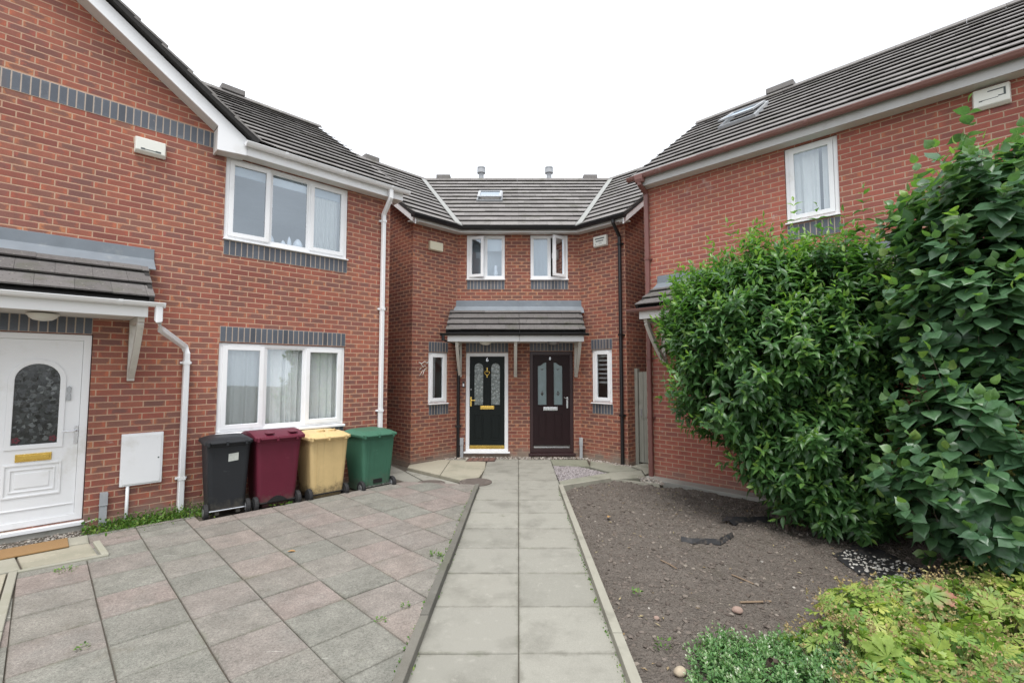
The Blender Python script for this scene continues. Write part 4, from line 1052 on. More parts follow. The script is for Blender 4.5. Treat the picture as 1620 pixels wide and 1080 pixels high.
# =================================================================== RIGHT HOUSE
HR = thing('brick_house', tuple(FR.pt(1.5, 0, 0)), 'pinkish red brick house on the right with brown gutter and drainpipe, behind the shrubs', 'house', 'red brick houses round the courtyard')
w = MB(FR); S1 = 9.6
wall_sheet(w, -.12, S1, -.15, 5.3, [(2.215, 2.885, 4.06, 5.19), (.78, 1.25, 1.2, 2.3), (2.0, 2.92, .16, 2.28), (5.2, 7.0, 1.0, 2.25)])
w.add([(-.12, 0, -.15), (-.12, -7, -.15), (-.12, -7, 5.3), (-.12, -2.85, 7.2), (-.12, 0, 5.3)], [(0, 1, 2, 3, 4)])
w.add([(S1, 0, -.15), (S1, -7, -.15), (S1, -7, 5.3), (S1, -2.85, 7.2), (S1, 0, 5.3)], [(0, 1, 2, 3, 4)])
w.add([(-.12, -7, -.15), (S1, -7, -.15), (S1, -7, 5.3), (-.12, -7, 5.3)], [(0, 1, 2, 3)])
room_backing(w, FR, 2.2, 2.9, 2.9, 5.25); room_backing(w, FR, 1.0, 6.7, .18, 2.7)
w.build('wall', [M['brick_right'], M['plaster']], HR, recalc=False)
PR = 36; ER = 5.36; uR = upslope(FR, PR); slR = 2.95 / math.cos(math.radians(PR))
r = MB(XY); tiles(r, FR.pt(-.22, .31, ER - .015), FR.d, uR, S1 + .3, slR + .04, .333, .31); deck(r, FR.pt(-.22, .28, ER), FR.d, uR, S1 + .3, slR)
r.build('roof', [M['tile'], M['felt']], HR)
zR = ER + 2.95 * math.tan(math.radians(PR))
k = MB(XY); ur = FR.n * math.cos(math.radians(PR)) + np.array([0, 0, math.sin(math.radians(PR))])
deck(k, FR.pt(-.22, .28 - 5.9, ER), FR.d, ur, S1 + .3, slR, 0, 0); k.build('roof', M['tile'], HR)
ridge(HR, FR.pt(-.2, -2.67, zR + .06), FR.pt(S1, -2.67, zR + .06))
k = MB(FR); k.box(1.28, 1.78, -2.80, -2.54, zR + .05, zR + .16); k.build('ridge_vent', M['tile'], HR, bevel=.01)
skylight(HR, FR.pt(.85, .28, ER + .02) + uR * 1.72, FR.d, uR, .66, 1.0, 4)
b = MB(FR); b.box(-.12, S1, .205, .228, 5.20, 5.355); b.build('fascia', M['fascia_grey'], HR, bevel=.003)
b = MB(FR); b.box(-.12, S1, .004, .203, 5.212, 5.224); b.build('soffit', M['soffit'], HR)
b = MB(FR); b.prism_s([(.0, 5.31), (.0, 5.53), (-2.67, 7.45), (-2.67, 7.25)], -.21, -.185); b.build('bargeboard', M['upvc'], HR)
gutter(HR, FR, -.26, S1, .295, 5.375, 'upvc_brown', r=.062, step=1.05)
k = MB(FR); k.prism_s([(.295 - .075, 5.38), (.295 + .075, 5.38), (.295 + .06, 5.30), (.295 + .035, 5.25), (.295 - .035, 5.25), (.295 - .06, 5.30)], -.10, .05); k.build('gutter_outlet', M['upvc_brown'], HR, bevel=.006)
drainpipe(HR, FR, [(-.03, .295, 5.28), (-.03, .29, 5.22), (-.03, .07, 5.11), (-.03, .06, 5.04), (-.03, .06, -.05)], .075, 'upvc_dark_brown', clips=[(-.03, .06, 3.9), (-.03, .06, 2.1), (-.03, .06, 1.05)])
soldier(HR, FR, 2.225, 2.885, 3.79, 4.02, 'sill_course', 9)
wr = window(HR, FR, 2.22, 2.88, 4.065, 5.185, [(2.29, 2.81, 'sash')], label='upper white window half curtained, above the shrubs', vent=[(2.4, 2.72)])
curtain(wr, FR, 2.27, 2.62, 4.09, 5.14, o=-.2, waves=3, amp=.02, gather=.05); curtain(wr, FR, 2.66, 2.86, 4.09, 5.14, o=-.2, waves=2, amp=.014)
ww = window(HR, FR, .785, 1.245, 1.205, 2.295, [(.855, 1.175, 'sash')], label='narrow white window behind the leaves')
curtain(ww, FR, .83, 1.2, 1.24, 2.25, waves=3)
soldier(HR, FR, .79, 1.24, .965, 1.17, 'sill_course', 6); soldier(HR, FR, .79, 1.24, 2.305, 2.52, 'lintel', 6)
w5 = window(HR, FR, 5.205, 6.995, 1.005, 2.245, [(5.27, 5.77, 'sash'), (5.82, 6.37, 'fixed'), (6.42, 6.93, 'sash')])
curtain(w5, FR, 5.25, 6.95, 1.05, 2.2, waves=10)
d = MB(FR); d.rect_ring(2.005, 2.915, .165, 2.275, .07, -.09, -.025); D = d.build('door', M['upvc'], HR, bevel=.004)
d = MB(FR); d.box(2.077, 2.843, -.085, -.045, .237, 2.203); d.rect_ring(2.2, 2.72, .5, .95, .03, -.0447, -.03); d.rect_ring(2.2, 2.72, 1.15, 2.05, .03, -.0447, -.03); d.build('door_leaf', M['upvc'], D)
door_canopy(HR, FR, .12, 3.75, 3.57, 2.90, .75, 'upvc_brown', (.13, .1), [.24, 3.5], .17, 3.7, .13, 3.75, br_bottom=2.0)
alarm_box(HR, FR, 4.24, 4.56, 4.94, 5.185, 'offwhite', 'cream alarm box with a dark square-cornered hook printed on it', taper=.03,
          marks=[(4.37, 4.50, 5.118, 5.13), (4.50, 4.518, 5.04, 5.13), (4.455, 4.50, 5.04, 5.052), (4.295, 4.325, 5.022, 5.036), (4.325, 4.455, 5.03, 5.036)])
k = MB(FR); k.box(-.10, 4.4, .003, .29, -.2, .03); k.build('plinth', M['concrete'], HR, bevel=.008)
# =================================================================== WHEELED BINS
def bin_(s, o, z, rot, w, dp, h, mat, label, kind):
    f = Frame(0, 0, 45 + rot); f.p = FL.pt(s, o, z)
    root = thing('wheeled_bin', tuple(f.p), label, 'wheelie bin', 'wheelie bins along the left house wall')
    def rr(a0, a1, b0, b1, r, k=4):
        out = []
        for cx, cy, st in ((a1 - r, b1 - r, 0), (a0 + r, b1 - r, 90), (a0 + r, b0 + r, 180), (a1 - r, b0 + r, 270)):
            for i in range(k + 1):
                t = math.radians(st + 90 * i / k); out.append((cx + r * math.cos(t), cy + r * math.sin(t)))
        return out
    def loft(m, levels):
        n = len(levels[0][1]); p = [(a, b, zz) for zz, ring_ in levels for a, b in ring_]
        ff = [tuple(range(n))[::-1], tuple(range((len(levels) - 1) * n, len(levels) * n))]
        for q in range(len(levels) - 1):
            ff += [(q * n + i, q * n + (i + 1) % n, (q + 1) * n + (i + 1) % n, (q + 1) * n + i) for i in range(n)]
        m.add(p, ff)
    hw = w / 2; hd = dp / 2
    def lev(t):   # body outline at height fraction t, narrower to the ground
        kx = hw * (.80 + .16 * t); b1 = hd * (.80 + .14 * t); b0 = -hd * (.58 + .36 * t)
        return rr(-kx, kx, b0, b1, .05)
    m = MB(f)
    L_ = [(.105, lev(0)), (.13, lev(.02)), (h * .5, lev(.5)), (h - .085, lev(.95)), (h - .08, rr(-hw * .985, hw * .985, -hd * .97, hd * .975, .05)), (h - .035, rr(-hw, hw, -hd, hd, .05)), (h - .03, rr(-hw * .95, hw * .95, -hd * .95, hd * .95, .05))]
    loft(m, L_)
    if kind == 'recess':
        for a in (-.19, .14): m.prism_s([(hd * .81, .12), (hd * .825, .12), (hd * .945, h - .1), (hd * .93, h - .1)], a * w / .58, (a + .035) * w / .58)
        m.box(-hw * .8, hw * .8, -.2, hd * .6, .03, .104)
    if kind == 'seam':
        m.prism_s([(hd * .80, .12), (hd * .815, .12), (hd * .95, h - .1), (hd * .935, h - .1)], -hw * .62, -hw * .60)
        m.prism_s([(hd * .80, .12), (hd * .815, .12), (hd * .95, h - .1), (hd * .935, h - .1)], hw * .66, hw * .68)
        m.box(-hw * .7, hw * .7, -.25, hd * .70, .04, .104)
    if kind == 'legs':
        for a in (-.13, .1): m.box(a, a + .05, hd * .52, hd * .78, .04, .12)
    if kind == 'arch':
        m.box(-hw * .55, hw * .55, -.25, hd * .55, .02, .104)
    body = m.build('body', M[mat], root, bevel=.006)
    if kind == 'arch':      # black block drawn for the shade of a curved axle hollow
        q = MB(f); n = 12
        P = [(-hw * .46 + hw * .92 * i / n, .1 + .075 * math.sin(math.pi * i / n)) for i in range(n + 1)]
        q.prism(P, hd * .7, hd * .835); q.build('axle_hollow_shade', M['black_plastic'], root)
    if kind == 'recess':
        q = MB(f); q.box(-.075, .075, hd * .7, hd * .835, .135, .195); q.build('axle_slot_shade', M['black_plastic'], root)  # black block in place of a recess, its shade put into the colour
    # lid
    m = MB(f); e = .018
    if kind == 'arch':
        n = 10; prof = []
        for i in range(n + 1):
            b = -hd - .03 + (dp + .05) * i / n; prof.append((b, h - .03 + .075 * math.sin(math.pi * (.12 + .80 * i / n))))
        m.prism_s(prof + [(hd + .02, h - .055), (-hd - .03, h - .06)], -hw - e, hw + e)
        for a in (-hw * .55, hw * .45): m.box(a, a + .10, hd - .16, hd - .03, h + .02, h + .035)
    else:
        dome = .035 if kind != 'legs' else .025
        loft(m, [(h - .055, rr(-hw - e, hw + e, -hd - .035, hd + e, .06)), (h - .02, rr(-hw - e, hw + e, -hd - .035, hd + e, .06)), (h - .005, rr(-hw * .97, hw * .97, -hd * .98, hd * .96, .06)), (h + dome * .6, rr(-hw * .86, hw * .86, -hd * .85, hd * .84, .09)), (h + dome, rr(-hw * .74, hw * .74, -hd * .7, hd * .68, .1))])
        if kind == 'seam':
            for a in (-hw * .35, hw * .22): m.tube([(a, hd * .2, h + dome * .9), (a + .05, hd * .55, h + .06), (a + .11, hd * .3, h + dome)], .014, 6)
            m.box(-hw * .95, -hw * .8, -hd * .6, -hd * .45, h - .01, h + .03)
    lid = m.build('lid', M[mat], root, bevel=.007)
    m = MB(f); zz = h - .035
    m.tube([(-hw * .82, hd - .01, zz), (-hw * .82, hd + .045, zz + .004), (hw * .82, hd + .045, zz + .004), (hw * .82, hd - .01, zz)], .014, 8)
    for a in (-.5, -.1, .32):
        m.box(a * w - .0, a * w + .026, hd - .01, hd + .062, zz - .03, zz + .022)
    m.build('handle', M[mat], root, bevel=.003)
    for sg in (-1, 1):
        m = MB(f); c = sg * (hw * .80 + .028); r = .098
        m.lathe(c - .026, hd * .78, r, [(r * .55, 0), (r * .93, .002), (r, .012), (r, .04), (r * .93, .05), (r * .55, .052)], 20, axis='s')
        wh = m.build('wheel', M['rubber'], root, smooth=False)
        m = MB(f); m.lathe(c - .029, hd * .78, r, [(.01, 0), (.045, 0), (.05, .004), (.05, .054), (.045, .058), (.01, .058)], 14, axis='s'); m.build('hub', M['steel_dull' if kind in ('legs', 'recess') else 'rubber'], wh)
    m = MB(f); m.tube([(-hw * .78, hd * .78, .098), (hw * .78, hd * .78, .098)], .011, 8); m.build('axle', M['chrome' if kind in ('legs', 'recess') else 'rubber'], root)
    return root, body, f, hw, hd, lev
B1 = bin_(.03, .42, .05, 4, .50, .55, .965, 'bin_black', 'charcoal black wheelie bin with a pale sticker, next to the downpipe', 'legs')
f = B1[2]; m = MB(f); m.add([(-.02, .268, .70), (.085, .268, .705), (.085, .272, .80), (-.02, .272, .795)], [(0, 1, 2, 3)])
k = MB(f); oz = lambda z: B1[4] * (.80 + .14 * (z - .105) / (.965 - .085 - .105) * .95) + .001
k.add([(-.01, oz(.69) + .0015, .69), (.10, oz(.70) + .0015, .70), (.10, oz(.795) + .0015, .795), (-.01, oz(.785) + .0015, .785), (-.01, oz(.69), .69), (.10, oz(.70), .70), (.10, oz(.795), .795), (-.01, oz(.785), .785)], [(0, 1, 2, 3), (4, 7, 6, 5), (0, 4, 5, 1), (1, 5, 6, 2), (2, 6, 7, 3), (3, 7, 4, 0)])
M['sticker'] = simple('worn_sticker', (.50, .52, .48), .6, var=.25, scale=40, dirt=(.25, .27, .27))
k.build('sticker', M['sticker'], B1[0])
bin_(.60, .42, .05, 2, .585, .66, .97, 'bin_maroon', 'maroon wheelie bin with a curved lid, between the black bin and the beige bin', 'arch')
bin_(1.27, .43, .04, 0, .585, .66, .92, 'bin_beige', 'beige wheelie bin with dirty bottom edge', 'seam')
bin_(2.02, .46, .03, -2, .585, .68, .895, 'bin_green', 'green wheelie bin at the corner by the white downpipe, last of the row', 'recess')

# =================================================================== GROUND
g = MB(XY); g.add([(-60, -60, -.3), (60, -60, -.3), (60, 60, -.3), (-60, 60, -.3)], [(0, 1, 2, 3)])
struct(g.build('ground', M['ground']))
g = MB(XY)
fw_ = [FL.pt(*q) for q in ((-6, .0, .05), (.4, .0, .05), (2.7, 0, .02), (2.7, 1.1, .02), (.4, 1.1, .05), (-6, 1.1, .05))]
g.add(fw_, [(0, 1, 4, 5), (1, 2, 3, 4)]); struct(g.build('earth_strip', M['earth'], recalc=False))
g = MB(XY); g.slab([(-3.6, 7.8), (2.3, 7.7), (4.6, 11.0), (1.5, 11), (-1.3, 11), (-4.5, 11.0)], -.29, -.035); struct(g.build('yard_base', M['earth']))

def clip_poly(poly, planes):
    for (px, py), (nx, ny) in planes:
        out = []
        for i in range(len(poly)):
            a, b = poly[i], poly[(i + 1) % len(poly)]
            da = (a[0] - px) * nx + (a[1] - py) * ny; db = (b[0] - px) * nx + (b[1] - py) * ny
            if da <= 0: out.append(a)
            if da * db < 0:
                t = da / (da - db); out.append((a[0] + (b[0] - a[0]) * t, a[1] + (b[1] - a[1]) * t))
        poly = out
        if len(poly) < 3: return None
    return poly
def hull_planes(P):
    """outward half-planes of a counter-clockwise convex outline"""
    r = []
    for i in range(len(P)):
        a, b = P[i], P[(i + 1) % len(P)]
        r.append((a, (b[1] - a[1], -(b[0] - a[0]))))
    return r
def area(p): return abs(sum(p[i][0] * p[(i + 1) % len(p)][1] - p[(i + 1) % len(p)][0] * p[i][1] for i in range(len(p)))) / 2
def slab_piece(mb, poly, z0, z1, tilt=.004, mi=0):
    n = len(poly); cx = sum(p[0] for p in poly) / n; cy = sum(p[1] for p in poly) / n
    ax, ay, dz = random.uniform(-tilt, tilt), random.uniform(-tilt, tilt), random.uniform(-.0025, .0025)
    ch = .006; low = [(a, b, z0) for a, b in poly]; mid = []; top = []; inn = []
    for a, b in poly:
        z = z1 + dz + ax * (a - cx) + ay * (b - cy); d = math.hypot(a - cx, b - cy) or 1
        mid.append((a, b, z - ch)); top.append((a - (a - cx) / d * ch, b - (b - cy) / d * ch, z))
        r_ = min(.5, .075 / d); inn.append((a - (a - cx) * r_, b - (b - cy) * r_, z1 + dz + ax * (a - cx) * (1 - r_) + ay * (b - cy) * (1 - r_)))
    f = [tuple(range(3 * n, 4 * n))]
    for q in range(3):
        f += [(q * n + i, q * n + (i + 1) % n, (q + 1) * n + (i + 1) % n, (q + 1) * n + i) for i in range(n)]
    uv = [(0, 0)] * (3 * n) + [(1, 0)] * n
    mb.add(low + mid + top + inn, f, uv, mi)

kx = lambda y: .0137 * y
def rp(s, o): return tuple(FL.pt(s, o, 0)[:2])
DR = [(-.725 + kx(.6), .6), (-.68 + kx(7.5), 7.5), tuple(FL.pt(2.52, .715, 0)[:2]), rp(-1.27, .80), (-4.36, 4.90), (-4.37, 4.27), (-3.45, 3.28), (-1.0, .6)]
DR2 = [rp(-.30, .495), rp(-1.27, .47), rp(-1.27, .798), rp(-.30, .787)]
g = MB(XY); dxy = []
# flags laid square to the house
gap = .0035
DRs = [hull_planes(DR), hull_planes(DR2)]
for i in range(-16, 12):
    for j in range(0, 18):
        s0 = -.41 + .457 * i; o0 = 4.264 - .463 * 9 + .463 * j
        q = [rp(s0 + gap, o0 + gap), rp(s0 + .457 - gap, o0 + gap), rp(s0 + .457 - gap, o0 + .463 - gap), rp(s0 + gap, o0 + .463 - gap)]
        q = [(a + random.uniform(-.002, .002), b + random.uniform(-.002, .002)) for a, b in q]
        for DRh in DRs:
            c = clip_poly(q, DRh)
            if c and area(c) > .004: slab_piece(g, c, .02, .10, mi=int((i + j + (random.random() < .3)) % 2))
struct(g.build('driveway', [M['drive_slab'], M['drive_pink']]))
g = MB(XY); g.slab([(a * .995 + -.01, b) for a, b in DR], -.15, .086); g.slab([rp(-.31, .51), rp(-1.26, .48), rp(-1.26, .815), rp(-.31, .815)], -.15, .085); struct(g.build('driveway_bed', M['earth']))

# path of two columns of flags
g = MB(XY); zP = .05
def pp(x, y): return (x + kx(y), y)
y = 1.34 - .607
while y < 9.85:
    y1 = min(y + .607, 9.93)
    for a, b in ((-.665, -.0025), (.0025, .66)):
        if y > 7.6 and a < 0: a = -.635
        slab_piece(g, [pp(a, y + gap), pp(b, y + gap), pp(b, y1 - gap), pp(a, y1 - gap)], -.04, zP, .003)
    y = y1
struct(g.build('path', M['path_slab']))
g = MB(XY); g.slab([pp(-.66, .6), pp(.66, .6), pp(.66, 9.93), pp(-.66, 9.93)], -.2, zP - .014); struct(g.build('path_bed', M['earth']))
# kerb between driveway and path
g = MB(XY); y = .75
for L_ in (.92, .92, .92, .92, .92, .92, .92, .46):
    y1 = min(y + L_ - .004, 7.5); xa = lambda q: -.715 + .035 * (q - 2.8) / 4.7; 
    if y >= 7.45: break
    j = random.uniform(-.004, .004); a0, a1 = xa(y) + j, xa(y1) + j
    g.slab([pp(a0, y), pp(a0 + .064, y), pp(a1 + .064, y1), pp(a1, y1)], -.1, .12 + random.uniform(-.004, .004)); y = y1 + .004
struct(g.build('kerb', M['kerb'], bevel=.006))
g = MB(XY)
for (a, b) in ((1.0, 3.28), (3.29, 5.3), (5.31, 7.47)):
    w0 = .632 - .009 * (a - 2.8) / 4.6; w1 = .632 - .009 * (b - 2.8) / 4.6
    g.slab([pp(w0, a), pp(w0 + .068, a), pp(w1 + .066, b), pp(w1, b)], -.1, .115)
struct(g.build('path_edging', M['edge_timber'], bevel=.005))
def bar(mb, A, B, w_, z0, z1):
    A = np.array(A); B = np.array(B); d = (B - A) / np.linalg.norm(B - A); n = np.array([-d[1], d[0]])
    mb.slab([tuple(A), tuple(B), tuple(B + n * w_), tuple(A + n * w_)], z0, z1)
g = MB(XY); bar(g, (.745, 7.48), (1.66, 8.03), .035, -.1, .085); bar(g, (1.665, 8.03), (2.36, 7.66), .035, -.1, .07); struct(g.build('bed_edging', M['edge_timber'], bevel=.004))

# pale flags and edging before the white door
g = MB(XY)
for q in ([(-4.36, 4.98), (-3.99, 4.66), (-4.37, 4.33), (-4.78, 4.66)], [(-4.79, 4.65), (-4.38, 4.32), (-4.80, 3.94), (-5.2, 4.26)], [(-5.21, 4.25), (-4.81, 3.93), (-5.2, 3.5), (-5.7, 3.8)], [rp(-1.27, .47), (-4.37, 4.99), (-4.79, 4.67), rp(-1.86, .45)], [rp(-1.87, .45), (-4.80, 4.66), (-5.2, 4.27), rp(-2.5, .45)], [rp(-2.51, .45), (-5.21, 4.26), (-5.7, 3.81), rp(-3.2, .45)], [(-4.42, 4.24), (-3.52, 3.28), (-4.0, 2.9), (-4.82, 3.9)], [(-3.5, 3.26), (-2.6, 2.3), (-3.1, 1.9), (-4.0, 2.88)]):
    slab_piece(g, q, .0, .104, .003)
struct(g.build('doorstep_paving', M['cream_slab']))
g = MB(XY); g.slab([rp(-1.25, .44), (-3.9, 4.6), (-4.37, 4.25), (-1.5, 1.2), (-2.5, .9), (-6.2, 3.6), rp(-3.3, .44)], -.15, .085); struct(g.build('doorstep_bed', M['earth']))
g = MB(XY); bar(g, (-3.885, 4.66), (-4.27, 5.0), .055, 0, .125); bar(g, (-4.33, 4.24), (-3.86, 4.63), .05, 0, .118); bar(g, (-4.34, 4.255), (-3.44, 3.30), -.055, 0, .122); bar(g, (-3.43, 3.29), (-2.5, 2.31), -.055, 0, .12)
struct(g.build('pale_edging', M['pale_edge'], bevel=.006))

# flags round the middle doors
g = MB(XY)
cream = [(-1.97, 9.0), (-.80, 7.93), (-.56, 8.23), (-.50, 8.90), (-.53, 9.60), (-1.44, 9.82), (-1.99, 9.26)]
for pl_ in (((-1.26, 7.0), (1, 0)), ((-1.255, 7.0), (-1, 0))):
    q = clip_poly(cream[::1], [pl_]); 
    if q: slab_piece(g, q, .01, .062, .003)
struct(g.build('raised_paving', M['cream_slab']))
g = MB(XY)
for q in ([(-2.6, 8.3), (-1.9, 7.76), (-1.3, 7.80), (-2.02, 8.95)], [(-2.0, 8.96), (-1.28, 7.81), (-.82, 7.92), (-1.96, 9.05)], [(-1.25, 7.70), (-.6, 7.55), (-.5, 8.2), (-.80, 7.91)], [(-3.3, 9.2), (-2.61, 8.31), (-2.03, 8.97), (-2.6, 9.8)]):
    slab_piece(g, q, -.08, .004, .002)
for q in ([(-.52, 9.58), (.12, 9.58), (.12, 9.93), (-1.2, 9.93), (-1.4, 9.82)],):
    pass
struct(g.build('side_paving', M['path_slab']))
g = MB(XY)
for q in ([(-1.40, 9.84), (-.535, 9.62), (-.52, 9.93), (-1.15, 10.0)], [(.80, 9.34), (1.5, 9.22), (1.55, 9.9), (.80, 9.95)], [(1.50, 9.2), (1.78, 8.72), (2.35, 8.9), (2.25, 9.25), (1.62, 9.85)], [(.78, 7.55), (1.62, 8.09), (1.30, 8.35), (.78, 8.0)], [(1.64, 8.1), (2.32, 8.3), (2.4, 8.88), (1.8, 8.7), (1.32, 8.37)], [(2.42, 8.9), (2.36, 8.5), (3.4, 9.5), (2.9, 9.8), (2.3, 9.24)]):
    slab_piece(g, q, -.06, .042, .002)
struct(g.build('yard_paving', paving('damp_flag', [(.235, .235, .19), (.26, .255, .21), (.215, .22, .17)], speck=.15, mosscol=(.10, .115, .06), dirt=(.12, .125, .085))))
def cover(name, x, y, r, z, label):
    k = MB(XY); k.lathe(x, y, z - .03, [(.01, 0), (r, 0), (r, .03), (r * .93, .032), (r * .92, .026), (r * .86, .026), (r * .85, .032), (.01, .032)], 36)
    for i in range(5): k.box(x - r * .6, x + r * .6, y - r * .55 + i * r * .27, y - r * .55 + i * r * .27 + .03, z + .002, z + .006)
    return tag(k.build(name, M['iron_cover']), label, 'manhole cover')
cover('manhole_cover', -.60, 7.86, .27, .063, 'round rusty manhole cover at the far end of the kerb')
cover('manhole_cover', -1.36, 7.97, .25, .012, 'round manhole cover sunk beyond the driveway edge, left of the other cover')
k = MB(XY)
k.slab([(-.94, 9.60), (-.35, 9.67), (-.32, 10.02), (-.90, 10.0)], .052, .066)
mt = k.build('door_mat', M['mat_red'], bevel=.004); tag(mt, 'dark red doormat before the black front door', 'doormat')
k = MB(XY)
for i in range(5):
    t = i / 5; k.slab([(-.90 + .11 * i, 9.64 + .013 * i), (-.825 + .11 * i, 9.645 + .013 * i), (-.80 + .11 * i, 9.97), (-.875 + .11 * i, 9.965)], .0665, .071)
k.build('mat_pad', simple('mat_pad', (.15, .075, .058), .9, var=.3, scale=60), mt)
k = MB(FL); k.box(-2.3, -1.43, .50, .83, .106, .122); tag(k.build('door_mat', M['coir'], bevel=.005), 'brown coir doormat before the white front door', 'doormat')

# side gate in the alley
P0 = np.array([2.52, 9.63]); GF = Frame(P0[0], P0[1], 135)
gt = thing('wooden_gate', (P0[0] + .25, P0[1] - .25, 0), 'weathered grey wooden gate in the gap beside the right house', 'gate')
k = MB(GF); k.box(.0, .07, -.04, .05, .0, 1.93); k.build('post', M['gate_wood'], gt, bevel=.004)
for i in range(6):
    k = MB(GF); a = .08 + i * .102; k.box(a, a + .094, -.01 + .003 * (i % 2), .018 + .003 * (i % 2), .06, 1.86 + random.uniform(-.01, .01)); k.build('board', M['gate_wood'], gt, bevel=.003)
k = MB(GF); k.box(.08, .68, -.05, -.011, .3, .4); k.box(.08, .68, -.05, -.011, 1.5, 1.6); k.build('rail', M['gate_wood'], gt)
k = MB(GF); k.box(.12, .15, .022, .03, .98, 1.12); k.build('latch', M['steel_dull'], gt)

# ------------------------------------------------------------------ soil bed
def vnoise(x, y, s, seed):
    r = np.random.default_rng(seed); T = r.random((64, 64)); X, Y = x / s, y / s
    i, j = np.floor(X).astype(int), np.floor(Y).astype(int); fx, fy = X - i, Y - j; fx = fx * fx * (3 - 2 * fx); fy = fy * fy * (3 - 2 * fy)
    q = lambda a, b: T[a % 64, b % 64]
    return (q(i, j) * (1 - fx) + q(i + 1, j) * fx) * (1 - fy) + (q(i, j + 1) * (1 - fx) + q(i + 1, j + 1) * fx) * fy - .5
def soil_h(x, y):
    x = np.asarray(x, float); y = np.asarray(y, float)
    return .03 - .03 * np.clip((x - .8) / 2.5, 0, 1) + .07 * vnoise(x, y, .7, 1) + .035 * vnoise(x, y, .22, 2) + .034 * vnoise(x, y, .085, 3) + .026 * np.abs(vnoise(x, y, .045, 4))
def grid_mesh(name, x0, x1, y0, y1, st, hf, keep, mat):
    xs = np.arange(x0, x1 + st / 2, st); ys = np.arange(y0, y1 + st / 2, st); X, Y = np.meshgrid(xs, ys); Z = hf(X, Y)
    V = np.stack([X, Y, Z], -1).reshape(-1, 3); nx = len(xs); ny = len(ys)
    I = (np.arange(ny - 1)[:, None] * nx + np.arange(nx - 1)[None]).reshape(-1); F = np.stack([I, I + 1, I + nx + 1, I + nx], 1)
    C = V[F].mean(1); F = F[keep(C[:, 0], C[:, 1])]
    me = bpy.data.meshes.new(name); me.from_pydata(V.tolist(), [], F.tolist()); me.materials.append(M[mat])
    me.polygons.foreach_set('use_smooth', [True] * len(me.polygons))
    o = bpy.data.objects.new(name, me); COL.objects.link(o); return o
def in_bed(x, y):
    wall = (x + y - 10.974) / 1.41421 < -.27
    back = (y < 7.50 + (x - .745) * .60) | (x > 1.66)
    back2 = (y < 8.05 - (x - 1.66) * .532)
    return (x > .69 + .0137 * (y - 2.8)) & wall & back & back2
struct(grid_mesh('soil_bed', .68, 7.2, 1.0, 8.1, .02, soil_h, in_bed, 'soil'))

def lumps(name, pts, sizes, mat, flat=.65, kind='stuff', seed=3):
    r = np.random.default_rng(seed)
    T = np.array([[0, 0, 1], [.9, 0, .3], [.28, .86, .3], [-.73, .53, .3], [-.73, -.53, .3], [.28, -.86, .3], [.7, .5, -.4], [-.27, .83, -.4], [-.87, 0, -.4], [-.27, -.83, -.4], [.7, -.5, -.4], [0, 0, -.8]])
    TF = [(0, 1, 2), (0, 2, 3), (0, 3, 4), (0, 4, 5), (0, 5, 1), (1, 6, 2), (2, 7, 3), (3, 8, 4), (4, 9, 5), (5, 10, 1), (2, 6, 7), (3, 7, 8), (4, 8, 9), (5, 9, 10), (1, 10, 6), (6, 11, 7), (7, 11, 8), (8, 11, 9), (9, 11, 10), (10, 11, 6)]
    n = len(pts); TF = np.array(TF); V = np.zeros((n, 12, 3))
    for i in range(n):
        a = r.random() * 6.28; c, s = math.cos(a), math.sin(a); q = T * (1 + r.uniform(-.28, .28, (12, 1))) * np.array([1, r.uniform(.6, .95), flat * r.uniform(.7, 1.2)]) * sizes[i]
        V[i] = np.stack([q[:, 0] * c - q[:, 1] * s, q[:, 0] * s + q[:, 1] * c, q[:, 2]], 1) + pts[i]
    F = (TF[None] + np.arange(n)[:, None, None] * 12).reshape(-1, 3)
    me = bpy.data.meshes.new(name); me.from_pydata(V.reshape(-1, 3).tolist(), [], F.tolist()); me.materials.append(M[mat])
    o = bpy.data.objects.new(name, me); COL.objects.link(o)
    if kind: o['kind'] = kind
    return o
def scatter(n, x0, x1, y0, y1, keep, seed, lo, hi, z, power=3):
    r = np.random.default_rng(seed); x = r.uniform(x0, x1, n); y = r.uniform(y0, y1, n); k = keep(x, y); x, y = x[k], y[k]
    s = lo + (hi - lo) * r.random(len(x)) ** power; zz = z(x, y) if callable(z) else np.full(len(x), z)
    return np.stack([x, y, zz + s * .1], 1), s
p, s = scatter(42000, .7, 5.2, 2.0, 8.0, in_bed, 5, .003, .026, soil_h, 7.0)
tag(lumps('soil_clods', p, s, 'clods'), 'small clods and grit strewn over the bare soil bed', 'soil')
p, s = scatter(260, .7, 4.6, 2.2, 7.8, in_bed, 6, .005, .022, soil_h, 4)
tag(lumps('pebbles', p, s, 'pebble', .7), 'pale pebbles scattered on the soil bed', 'pebbles')
r = np.random.default_rng(15)
M['litter'] = multi('dry_litter', [(.30, .22, .11), (.22, .15, .08), (.38, .33, .18), (.16, .11, .07), (.34, .28, .14), (.45, .41, .30)], .85)
x = r.uniform(.75, 4.6, 900); y = r.uniform(2.3, 7.8, 900); kk = in_bed(x, y) & ((r.random(900) < .35) | (np.hypot(x - 2.7, y - 6.9) < .9)); x, y = x[kk], y[kk]
m = MB(XY)
for a_, b_ in zip(x, y):
    t = r.random() * 6.28; L_ = r.uniform(.008, .03); w_ = L_ * r.uniform(.12, .45); c_, s_ = math.cos(t), math.sin(t); z = float(soil_h(a_, b_)) + .008
    m.add([(a_ - c_ * L_, b_ - s_ * L_, z), (a_ + s_ * w_, b_ - c_ * w_, z + .006), (a_ + c_ * L_, b_ + s_ * L_, z + r.uniform(0, .012)), (a_ - s_ * w_, b_ + c_ * w_, z + .004)], [(0, 1, 2, 3)])
